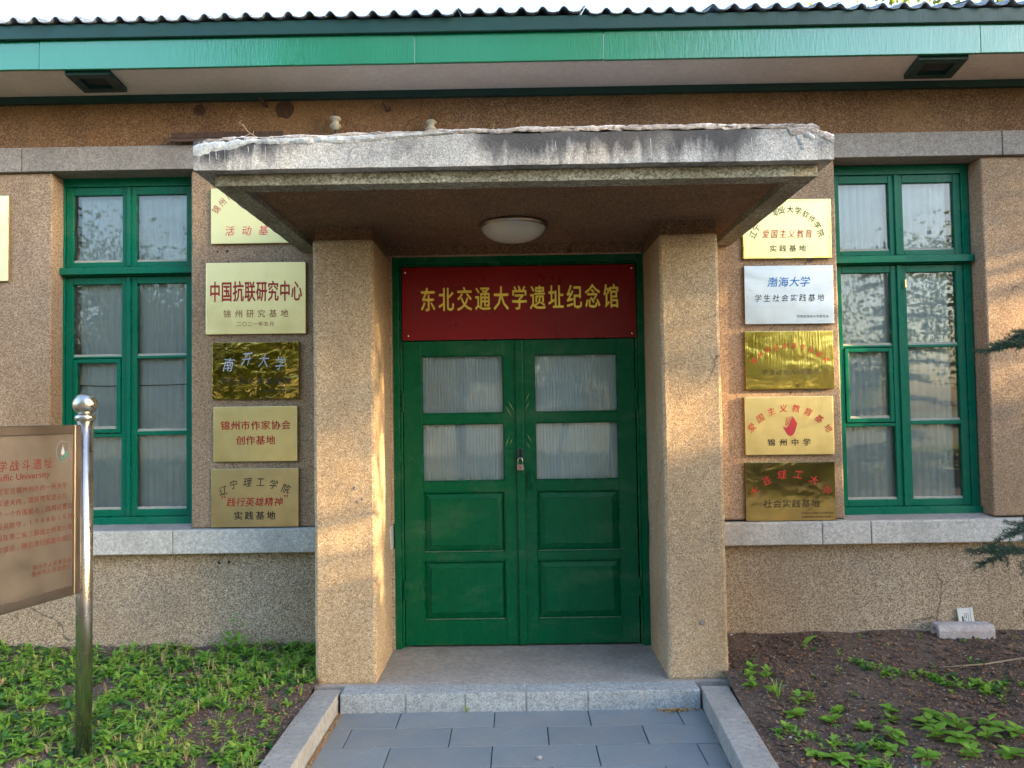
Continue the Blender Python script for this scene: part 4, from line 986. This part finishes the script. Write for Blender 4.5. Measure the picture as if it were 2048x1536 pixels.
from_list([(2.93, -.19, .7), (3.02, -.20, .6), (3.30, -.14, .8), (3.45, -.10, .8), (2.66, -.15, .6), (2.28, -.10, .5), (2.36, -.3, .5), (3.2, -.4, .5)], [5, 2], (6, 9), .65, (.2, 1.0), RL, RG, (.02, .05))
e = plant(1.86, -.20, [1, 6], 2, 1.15, (.7, 1.1), 'two-leaved seedling on dark soil near the wall right of the porch', RG); e2 = plant(1.90, -.27, [5], 5, .8, (.1, .5), RL, RG)
plant(1.51, -.66, [6], 1, 1.1, (.6, .8), RL, RG)
# left bed, larger plants
LGp = 'leafy weeds growing thick in the bed left of the path'
rnd = random.Random(5)
cnt = 0
while cnt < 70:
    x = rnd.uniform(-3.75, -1.33); y = rnd.uniform(-1.85, -.06)
    if y < -1.25 and x > -1.75: continue
    if y < -.9 and x > -1.5 and rnd.random() < .6: continue
    if abs(x + 2.18) < .1 and abs(y + 1.51) < .1: continue
    if x < -1.3 * (5.55 + y) / 2.0: continue
    plant(x, y, [0, 1, 3, 6, 0] if rnd.random() < .7 else [5, 2, 4], rnd.randint(5, 9), rnd.uniform(.45, .9) * (.8 if y < -1.0 else 1), (.3, 1.25), LLb, LGp, rnd.choice([0, 0, .03, .05]))
    cnt += 1
for (x, y, k, sth) in ((-1.95, -.10, 1.25, .10), (-2.02, -.12, 1.2, .06), (-1.88, -.14, 1.1, .08), (-2.08, -.22, 1.1, .03), (-1.82, -.20, 1, .05), (-2.62, -.10, .9, .05), (-2.45, -.09, 1.0, 0.02), (-2.85, -.12, .8, .04), (-3.3, -.12, .9, .05)):
    plant(x, y, [0, 1, 6], 8, k, (.4, 1.2), LLb, LGp, sth)
for (x, y, k) in ((-1.36, -.78, .6), (-1.42, -.70, .7), (-1.33, -.95, .6), (-1.45, -1.05, .55), (-1.38, -1.22, .6), (-1.52, -.88, .6), (-1.47, -1.38, .7), (-1.60, -1.55, .7), (-1.42, -1.60, .6), (-1.56, -1.20, .5), (-1.66, -1.02, .6), (-1.37, -.52, .7), (-1.44, -.42, .8), (-1.52, -.34, .8), (-1.38, -.30, .7), (-1.74, -1.62, .7), (-1.35, -1.48, .5)):
    plant(x, y, [2, 5, 8, 0], random.randint(6, 10), k, (.1, .9), LLb, LGp, random.choice([0, .02, .04]))
# tall feathery seedling against the wall
e = tag(empty('seedling', (-1.93, -.055, .06)), 'tall pinnate seedling rising against the wall left of the porch', 'seedling')
b = MB(); b.tube([(0, 0, 0), (-.01, 0, .09), (.005, 0, .17), (0, 0, .235)], [.003, .0025, .002, .001], 5); b.build('stem', M['stem'], e)
small = leaf_mesh(.026, .014, .2, .2, M['weed'])[0]
for k in range(34):
    br = k // 7; t_ = (k % 7) / 6; a = [.3, 2.9, 0.7, 2.4, 1.57][br % 5]; z0 = .08 + br * .035; L = .10 - br * .012
    px, pz = math.cos(a) * L * t_, z0 + math.sin(a) * L * .5 * t_
    o = link('leaf', small, e, (px, -.012 * (k % 2), pz)); o.rotation_euler = (random.uniform(-.5, .5), -random.uniform(-.2, .5), a + (1.0 if k % 2 else -1.0))
# ground cover that nobody could count
def cover(name, cnt_, region, sizes, mats, label, seed, upr=(.1, 1.1)):
    rs = np.random.RandomState(seed); b_ = MB(); tmpl = [leaf_mesh(L, W, .3, .35, mats[0], 'tmp', 3) for (L, W) in sizes]
    tv = [np.array(t_[1]) for t_ in tmpl]; tf = [np.array(t_[2]) for t_ in tmpl]
    V = []; Fc = []; MI = []; base = 0; made = 0; tries = 0
    while made < cnt_ and tries < cnt_ * 20:
        tries += 1; x, y, ok = region(rs)
        if not ok: continue
        s_ = side_of(x); z = bed_height(x, y, s_); nl = rs.randint(3, 8); k = rs.randint(len(tv)); mi = rs.randint(len(mats)); ph = rs.rand() * 6.28; hh = rs.rand() * .04
        for q in range(nl):
            a = ph + q * 2.4 + rs.rand() * .5; el = rs.uniform(*upr); sc_ = rs.uniform(.6, 1.15)
            v = tv[k] * sc_; ce, se = math.cos(el), math.sin(el)
            v = np.stack([v[:, 0] * ce - v[:, 2] * se, v[:, 1], v[:, 0] * se + v[:, 2] * ce], 1)
            ca, sa = math.cos(a), math.sin(a)
            v = np.stack([v[:, 0] * ca - v[:, 1] * sa + x, v[:, 0] * sa + v[:, 1] * ca + y, v[:, 2] + z + hh * (q / nl)], 1)
            V.append(v); Fc.append(tf[k] + base); MI += [mi] * len(tf[k]); base += len(v)
        made += 1
    V = np.concatenate(V); Fc = np.concatenate(Fc)
    me = bpy.data.meshes.new(name); me.from_pydata(V.tolist(), [], Fc.tolist())
    for mt in mats: me.materials.append(mt)
    me.polygons.foreach_set('material_index', MI); me.polygons.foreach_set('use_smooth', [True] * len(me.polygons)); me.update()
    o_ = link(name, me); tag(o_, label, 'ground cover', kind='stuff'); return o_
def reg_left(rs):
    x = rs.uniform(-5.2, -1.26); y = rs.uniform(-2.6, -.02)
    d_ = noise.noise(Vector((x * 1.7, y * 1.9, 4))) + .35 * noise.noise(Vector((x * 5, y * 5, 8)))
    thr = -.38
    if x > -2.3: thr = -.36 + (x + 2.3) * .22 + max(0, -y - 1.0) * .30
    if y > -.2: thr += .22
    return x, y, d_ > thr
def reg_right(rs):
    x = rs.uniform(1.27, 5.2); y = rs.uniform(-2.6, -.06)
    d_ = noise.noise(Vector((x * 1.6, y * 1.6, 14))) + .4 * noise.noise(Vector((x * 5, y * 5, 18)))
    if x < 1.32 + (y + .75) * .05: return x, y, False
    return x, y, d_ > (.30 if y < -.5 else .48)
cover('ground_cover', 6200, reg_left, [(.044, .028), (.034, .024), (.060, .026), (.028, .022), (.05, .020)], [M['weed'], M['weed2'], M['weed3'], M['weed4'], M['weed'], M['weed3'], M['weed']], 'low green ground cover left of the path', 3, (-.05, .85))
cover('ground_cover', 620, reg_right, [(.04, .022), (.028, .018)], [M['weed3'], M['weed'], M['weed2']], 'sparse green seedlings on the soil right of the path', 4)
# grass tuft in the step joint and by the kerb
def tuft(x, y, z, n, h, label):
    b_ = MB()
    for k in range(n):
        a = random.uniform(0, 6.28); L = h * random.uniform(.6, 1.1); w_ = .0018; dx, dy = math.cos(a) * L * .5, math.sin(a) * L * .5; px, py = -math.sin(a) * w_, math.cos(a) * w_
        b_.add([(x - px, y - py, z), (x + px, y + py, z), (x + dx * .5 + px, y + dy * .5 + py, z + L * .7), (x + dx * .5 - px, y + dy * .5 - py, z + L * .7), (x + dx, y + dy, z + L)], [(0, 1, 2, 3), (3, 2, 4)])
    tag(b_.build('grass_tuft', M['weed2']), label, 'grass')
tuft(-.316, -.835, -.106, 26, .035, 'tiny grass tuft at the foot of the step')
tuft(1.43, -1.02, bed_height(1.43, -1.02, 1), 22, .11, 'small tuft of thin grass beside the right kerb')

def blades(name, n, region, hgt, mats, label, seed):
    rs = random.Random(seed); b_ = MB()
    for k in range(n):
        x, y, ok = region(np.random.RandomState(seed * 9973 + k))
        if not ok: continue
        z = bed_height(x, y, side_of(x)); b_.cur = rs.randrange(len(mats))
        for q in range(rs.randint(4, 9)):
            a = rs.uniform(0, 6.28); L = rs.uniform(*hgt); w_ = .0014; lean = rs.uniform(.15, .7); dx, dy = math.cos(a) * L * lean, math.sin(a) * L * lean; px, py = -math.sin(a) * w_, math.cos(a) * w_
            b_.add([(x - px, y - py, z - .003), (x + px, y + py, z - .003), (x + dx * .45 + px, y + dy * .45 + py, z + L * .65), (x + dx * .45 - px, y + dy * .45 - py, z + L * .65), (x + dx, y + dy, z + L * .9)], [(0, 1, 2, 3), (3, 2, 4)])
    tag(b_.build(name, [M[q] for q in mats]), label, 'grass', kind='stuff')
blades('grass', 1500, reg_left, (.03, .09), ['weed2', 'weed4', 'weed', 'twig'], 'thin grass blades and dry stalks among the weeds left of the path', 5)
blades('grass', 220, reg_right, (.02, .06), ['weed2', 'weed4', 'twig', 'twig'], 'thin grass blades and dry stalks on the soil right of the path', 6)
def reg_bare(rs):
    x = rs.uniform(-2.0, -1.27); y = rs.uniform(-2.0, -.3); return x, y, rs.rand() < .8
cover('ground_cover', 260, reg_bare, [(.030, .02), (.022, .016), (.038, .016)], [M['weed'], M['weed2'], M['weed3'], M['weed4']], 'small seedlings on the bare strip beside the left kerb', 12, (-.05, .9))
blades('grass', 160, reg_bare, (.02, .06), ['weed2', 'weed4', 'twig', 'twig'], 'thin grass and dry stalks on the bare strip beside the left kerb', 7)
# ---- litter
def litter(name, n, region, mats, size, label, seed, flat=.35):
    rs = random.Random(seed); b_ = MB()
    for k in range(n):
        x, y, z = region(rs)
        if z is None: continue
        b_.cur = rs.randrange(len(mats)); L = rs.uniform(*size); W = L * rs.uniform(.3, .6); a = rs.uniform(0, 6.28); c, s_ = math.cos(a), math.sin(a)
        h = [rs.uniform(.001, L * flat + .002) for _ in range(4)]
        pts_ = [(-L / 2, 0), (0, -W / 2), (L / 2, 0), (0, W / 2)]
        b_.add([(x + u * c - v * s_, y + u * s_ + v * c, z + h[i]) for i, (u, v) in enumerate(pts_)], [(0, 1, 2), (0, 2, 3)])
    tag(b_.build(name, [M[q] for q in mats]), label, 'leaf litter', kind='stuff')
def lr_right(rs):
    x = rs.uniform(1.25, 4.2); y = rs.uniform(-2.3, -.02)
    return (x, y, bed_height(x, y, 1)) if x > kerb_x(min(y, -.7), 1) + .01 else (x, y, None)
def lr_left(rs):
    x = rs.uniform(-4.0, -1.24); y = rs.uniform(-2.3, -.02); return x, y, bed_height(x, y, -1)
litter('leaf_litter', 5200, lr_right, ['litter_b', 'litter_b', 'litter_b', 'litter_o'], (.008, .032), 'brown dry leaf bits over the soil right of the path', 1)
litter('leaf_litter', 1500, lr_right, ['litter_t', 'litter_t', 'litter_b', 'joint'], (.008, .028), 'pale tan dry leaf bits over the soil right of the path', 21)
litter('leaf_litter', 900, lr_left, ['litter_t', 'litter_b', 'litter_y'], (.008, .024), 'pale tan dry leaf bits among the weeds left of the path', 22)
litter('leaf_litter', 650, lr_right, ['litter_y', 'litter_o', 'litter_y'], (.010, .030), 'scattered yellow leaf scraps on the soil right of the path', 2)
litter('leaf_litter', 4200, lr_left, ['litter_b', 'litter_b', 'litter_o'], (.006, .020), 'brown dry leaf bits among the weeds left of the path', 3)
litter('leaf_litter', 800, lambda rs: ((lambda y: (-1.062 + abs(rs.gauss(0, .009)), y, -.106))(rs.uniform(-2.3, -.83))), ['litter_y', 'litter_o'], (.008, .017), 'orange leaf scraps gathered along the foot of the left kerb', 4, .5)
litter('leaf_litter', 150, lambda rs: (.90 + rs.gauss(0, .055), -.835 - abs(rs.gauss(0, .018)), -.106), ['litter_y', 'litter_y', 'litter_o'], (.010, .022), 'heap of yellow leaf scraps in the right corner of the path by the step', 5, .6)
litter('leaf_litter', 60, lambda rs: ((lambda y: (1.05 + (y + .75) * .052 - abs(rs.gauss(0, .006)), y, -.106))(rs.uniform(-2.3, -.83))), ['litter_y', 'litter_b'], (.007, .013), 'few leaf scraps along the foot of the right kerb', 6, .4)
litter('leaf_litter', 60, lambda rs: (rs.uniform(-1.0, 1.0), -.825 - rs.expovariate(4), -.106), ['litter_y', 'litter_o'], (.006, .015), 'stray yellow leaf scraps lying on the slate path', 7, .3)
litter('leaf_litter', 26, lambda rs: (rs.uniform(-.8, .8), rs.uniform(-.6, .0), .003), ['litter_b'], (.004, .009), 'tiny dark crumbs on the porch floor', 8, .3)
litter('leaf_litter', 260, lambda rs: ((lambda y, t_: ((kerb_x(y, -1) + t_, y, .0)))(rs.uniform(-2.3, -.72), abs(rs.gauss(0, .03)))), ['litter_b', 'litter_b', 'litter_y'], (.004, .012), 'crumbs of soil and leaf on the left kerb top', 11, .3)
litter('leaf_litter', 260, lambda rs: ((lambda y, t_: ((kerb_x(y, 1) - t_, y, .0)))(rs.uniform(-2.3, -.75), abs(rs.gauss(0, .03)))), ['litter_b', 'litter_b', 'litter_y'], (.004, .012), 'crumbs of soil and leaf on the right kerb top', 12, .3)
litter('leaf_litter', 120, lambda rs: (rs.uniform(-1.05, 1.03), rs.uniform(-2.2, -.82), -.105), ['litter_b'], (.003, .008), 'tiny dark crumbs on the slate path', 13, .3)
def stones(name, n, region, mats, size, label, seed):
    rs = random.Random(seed); b_ = MB()
    for k in range(n):
        x, y, z = region(rs)
        if z is None: continue
        b_.cur = rs.randrange(len(mats)); q = rs.uniform(*size) ** 1; vs_ = []
        for (a_, c_, d_) in ((1, 0, 0), (-1, 0, 0), (0, 1, 0), (0, -1, 0), (0, 0, .8), (0, 0, -.6)):
            vs_.append((x + a_ * q * rs.uniform(.6, 1.2) + rs.uniform(-.3, .3) * q, y + c_ * q * rs.uniform(.6, 1.2), z + q * .25 + d_ * q * rs.uniform(.6, 1.1)))
        b_.add(vs_, [(0, 2, 4), (2, 1, 4), (1, 3, 4), (3, 0, 4), (2, 0, 5), (1, 2, 5), (3, 1, 5), (0, 3, 5)])
    tag(b_.build(name, [M[q_] for q_ in mats]), label, 'soil clods', kind='stuff')
stones('soil_clods', 3000, lr_right, ['soil', 'soil', 'litter_b'], (.004, .024), 'clods and crumbs of dark soil right of the path', 31)
stones('soil_clods', 2200, lr_left, ['soil', 'soil', 'litter_b'], (.004, .014), 'clods and crumbs of dark soil left of the path', 32)
stones('gravel', 130, lr_right, ['kerb', 'joint', 'brick_grey'], (.003, .009), 'small pale stones scattered in the soil right of the path', 33)
stones('gravel', 110, lr_left, ['kerb', 'joint', 'brick_grey'], (.003, .009), 'small pale stones scattered in the soil left of the path', 34)
b = MB(); b.lathe((.085, -1.475, -.106), [(.0001, 0), (.012, .001), (.016, .008), (.012, .016), (.0001, .019)], 10); o = b.build('pebble', M['kerb'], smooth=True); wobble(o, .002, 80); tag(o, 'small grey pebble lying on the slate path near the picture bottom', 'pebble')
b = MB(); z_ = bed_height(3.2, -.62, 1); b.tube([(2.55, -.60, bed_height(2.55, -.6, 1) + .006), (2.85, -.57, bed_height(2.85, -.57, 1) + .012), (3.2, -.50, bed_height(3.2, -.5, 1) + .010), (3.7, -.47, bed_height(3.7, -.47, 1) + .012)], [.003, .006, .008, .009], 6)
tag(b.build('fallen_twig', M['twig'], smooth=True), 'long thin dry branch lying on the soil at the right edge', 'twig')

# ---- fir at the right edge, its branches reaching into view
fir = tag(empty('fir_tree', (3.72, -2.1, 0)), 'dark green fir whose branch tips reach in at the right edge', 'tree')
b = MB(); b.tube([(0, 0, -.1), (.02, 0, 1.0), (0, .02, 2.2), (.01, 0, 3.3)], [.07, .058, .038, .008], 10); b.build('trunk', M['bark'], fir, smooth=True)
def fir_branch(z, az, L, seed, droop=.12, rise=0.0):
    rs = random.Random(seed); b_ = MB(); segs = []
    def spine(p, a, L_, dr, r0, lvl):
        pts_ = [p]; n_ = 9 if lvl == 0 else 5
        for i in range(1, n_ + 1):
            t_ = i / n_; aa = a + .08 * math.sin(t_ * 5 + seed)
            pts_.append(p + Vector((math.cos(aa) * L_ * t_, math.sin(aa) * L_ * t_, rise * L_ * t_ - dr * L_ * t_ * t_)))
        b_.cur = 0; b_.tube(pts_, [r0 * (1 - .75 * i / n_) for i in range(n_ + 1)], 5, False); segs.append(pts_)
        return pts_
    main = spine(Vector((0, 0, z)), az, L, droop, .012, 0)
    for i in range(2, 10):
        for s_ in (-1, 1):
            if rs.random() < .12: continue
            l2 = L * (.42 - .032 * i) * rs.uniform(.8, 1.15)
            if l2 > .03:
                sub = spine(main[i], az + s_ * rs.uniform(.5, .95), l2, .1 + rs.uniform(-.15, .35), .004, 1)
                for q in range(1, 5):
                    for s2 in (-1, 1):
                        l3 = l2 * (.5 - .08 * q)
                        if l3 > .025: spine(sub[q], az + s_ * .7 + s2 * .7, l3, rs.uniform(-.3, .5), .003, 1)
    b_.cur = 1
    for sp in segs:
        tot = sum((sp[i + 1] - sp[i]).length for i in range(len(sp) - 1)); n_ = int(tot / (.0030 if L > 1.3 else .008))
        for k in range(n_):
            t_ = (k + rs.random()) / n_ * (len(sp) - 1); i = min(int(t_), len(sp) - 2); p = sp[i].lerp(sp[i + 1], t_ - i); dd = (sp[i + 1] - sp[i]).normalized()
            for q in range(2):
                v = Vector((rs.gauss(0, 1), rs.gauss(0, 1), rs.gauss(0, .8) + .15)); v = (v - dd * v.dot(dd)).normalized(); nd = (v + dd * .75).normalized() * rs.uniform(.018, .028)
                w_ = nd.cross(Vector((rs.random(), rs.random(), rs.random()))).normalized() * .0015
                b_.add([p - w_, p + w_, p + nd], [(0, 1, 2)])
    return b_.build('branch', [M['bark'], M['needle']], fir)
fir_branch(2.06, R(178), 1.42, 1, .10, .02); fir_branch(1.98, R(171), 1.46, 2, .08, .02); fir_branch(1.86, R(182), 1.36, 3, .02, .0)
fir_branch(1.18, R(176), 1.44, 4, .09, .02); fir_branch(1.12, R(183), 1.50, 5, .05, -.03); fir_branch(.98, R(172), 1.47, 6, .03, .0); fir_branch(1.22, R(169), 1.38, 7, .12, .02)
for k in range(22):
    az = R(random.uniform(-120, 130)); fir_branch(.6 + k * .115, az, 1.25 * (1 - k / 30), 20 + k, .12)

# ---- trees
def tree(loc, h, cr, cz, n_leaf, label, seed, mats=('tree_leaf', 'tree_leaf2'), trunk_r=.16, leafs=(.09, .16), clumps=60, group='trees in front of the building', flat=.75, name='tree'):
    rs = np.random.RandomState(seed); rr = random.Random(seed)
    e_ = tag(empty(name, loc), label, 'tree', group)
    b_ = MB(); top = Vector((rr.uniform(-.4, .4), rr.uniform(-.4, .4), h * .8))
    tr_ = [Vector((0, 0, -.3)), Vector((0.05, 0, h * .25)), top * .5 + Vector((.15, 0, 0)), top]
    b_.tube(tr_, [trunk_r, trunk_r * .8, trunk_r * .55, trunk_r * .15], 10)
    cs = []
    for k in range(clumps):
        u = rs.normal(size=3); u /= np.linalg.norm(u); rad = cr * rs.uniform(.35, 1.0) ** .6
        c_ = np.array([u[0] * rad, u[1] * rad, cz + u[2] * rad * flat]); cs.append(c_)
    for c_ in cs[:16]:
        s0 = tr_[1].lerp(tr_[3], rr.random() * .8); b_.tube([s0, s0.lerp(Vector(c_), .5) + Vector((0, 0, .15)), Vector(c_)], [trunk_r * .3, trunk_r * .18, trunk_r * .05], 6)
    b_.build('trunk', M['bark'], e_, smooth=True)
    per = n_leaf // clumps; P = []
    for c_ in cs:
        P.append(c_ + rs.normal(size=(per, 3)) * np.array([1, 1, .7]) * cr * rs.uniform(.10, .22))
    P = np.concatenate(P); N = len(P)
    a = rs.normal(size=(N, 3)); a /= np.linalg.norm(a, axis=1)[:, None]; q = rs.normal(size=(N, 3)); c2 = np.cross(a, q); c2 /= np.linalg.norm(c2, axis=1)[:, None]
    L = rs.uniform(leafs[0], leafs[1], (N, 1)); a *= L * .5; c2 *= L * .28
    V = np.stack([P - a, P - c2, P + a, P + c2], 1).reshape(-1, 3)
    me = bpy.data.meshes.new('crown'); me.vertices.add(4 * N); me.vertices.foreach_set('co', V.astype(np.float32).ravel())
    me.loops.add(4 * N); me.loops.foreach_set('vertex_index', np.arange(4 * N, dtype=np.int32)); me.polygons.add(N)
    me.polygons.foreach_set('loop_start', np.arange(0, 4 * N, 4, dtype=np.int32)); me.polygons.foreach_set('loop_total', np.full(N, 4, dtype=np.int32))
    for mt in mats: me.materials.append(M[mt])
    me.polygons.foreach_set('material_index', rs.randint(0, len(mats), N).astype(np.int32)); me.update(calc_edges=True)
    link('crown', me, e_); return e_
tree((-1.5, -15.5, -.15), 14.0, 4.2, 9.3, 26000, 'leafy street tree across the lane, facing the door', 31, clumps=110, flat=1.15)
tree((-4.6, -18.5, -.15), 15.0, 4.0, 10.0, 20000, 'tall leafy tree behind the tree facing the door', 45, clumps=100, flat=1.1, leafs=(.1, .18))
tree((2.8, -17.5, -.15), 15.5, 4.0, 10.6, 24000, 'tall leafy tree beyond the road, right of the one facing the door', 46, clumps=110, flat=1.15, leafs=(.1, .18))
tree((4.6, -15.0, -.15), 7.0, 3.0, 4.2, 18000, 'leafy street tree across the lane, right of the door', 32)
tree((-7.5, -14.5, -.15), 6.5, 3.2, 3.9, 18000, 'leafy street tree across the lane, left of the door', 33)
tree((13.0, -16.0, -.15), 7.0, 3.0, 4.8, 9000, 'leafy street tree far right across the lane', 34)
tree((-14.0, -17.0, -.15), 8.0, 3.2, 5.2, 9000, 'leafy street tree far left across the lane', 35)
tree((.5, -24.0, -.15), 9.0, 4.2, 5.6, 9000, 'tall tree further off behind the street trees', 36, leafs=(.14, .24))
tree((8.5, -26.0, -.15), 9.0, 4.2, 5.6, 9000, 'tall tree far off to the right behind the lane', 37, leafs=(.14, .24))
tree((-9.5, -26.0, -.15), 9.0, 4.2, 5.6, 9000, 'tall tree far off to the left behind the lane', 38, leafs=(.14, .24))
tree((14.0, -2.9, -.15), 9.6, 3.1, 8.3, 30000, 'unseen high-crowned tree right of the building, crown shaped to block the low sun', 41, leafs=(.12, .20), clumps=90, flat=.85)  # out of view; crown height and density set to cut off the upper sun
tree((12.6, -2.75, -.15), 4.9, 1.7, 4.55, 2600, 'unseen young sparse tree right of the building, shaped to dapple the low sun', 43, leafs=(.08, .14), clumps=22, flat=.75, trunk_r=.06)  # out of view; thin clumps fill the sun gap to break it into dapples
tree((15.5, -2.9, -.15), 4.4, 3.2, 2.35, 40000, 'unseen dense round bush under the high tree, shaped to block the lowest sun', 42, leafs=(.10, .18), clumps=90, flat=.62, trunk_r=.08)  # out of view; leaves thickened to stop sun near the ground
tree((12.0, -5.12, -.15), 5.6, 2.15, 3.9, 24000, 'unseen leafy small tree nearest the lane, added to keep low sun off the notice board', 44, leafs=(.09, .16), clumps=60, flat=.9, trunk_r=.09)  # added out of view as a sun blocker for notice board and left pillar
tree((8.3, 10.5, -.15), 9.3, 2.6, 7.9, 14000, 'leafy tree rising behind the roof at the top right', 51, group='trees behind the building', leafs=(.10, .18))
tree((14.0, 12.0, -.15), 10.0, 3.4, 7.4, 9000, 'large leafy tree behind the right end of the roof', 52, group='trees behind the building', leafs=(.12, .2))
for k, (x_, y_, h_, r_) in enumerate(((-5.6, -12.9, 4.2, 1.5), (-2.4, -13.2, 4.4, 1.5), (.9, -12.7, 4.0, 1.35), (3.6, -13.0, 4.6, 1.6), (7.6, -13.1, 4.3, 1.6), (-9.2, -13.2, 4.4, 1.7))):
    tree((x_, y_, -.15), h_, r_, 2.75 + .1 * (k % 3), 8000, ('low bushy tree beyond the road, ' + ('second from the left', 'third from the left', 'fourth from the left', 'second from the right', 'rightmost', 'leftmost')[k]), 60 + k, ('tree_leaf2', 'tree_leaf', 'tree_leaf2'), .06, (.07, .13), 34, 'low bushy trees beyond the road', 1.0)
# clipped hedge along the far side of the lane
rs = np.random.RandomState(9); b = MB()
V = []; Fq = []; N = 24000
P = np.stack([rs.uniform(-30, 30, N), rs.uniform(-12.6, -11.9, N), rs.uniform(-.1, .75, N)], 1)
a = rs.normal(size=(N, 3)); a /= np.linalg.norm(a, axis=1)[:, None]; q = rs.normal(size=(N, 3)); c2 = np.cross(a, q); c2 /= np.linalg.norm(c2, axis=1)[:, None]
V = np.stack([P - a * .07, P - c2 * .04, P + a * .07, P + c2 * .04], 1).reshape(-1, 3)
b.add(V.tolist(), [(4 * i, 4 * i + 1, 4 * i + 2, 4 * i + 3) for i in range(N)])
tag(b.build('hedge', M['tree_leaf2']), 'low clipped hedge along the far side of the lane', 'hedge', kind='stuff')
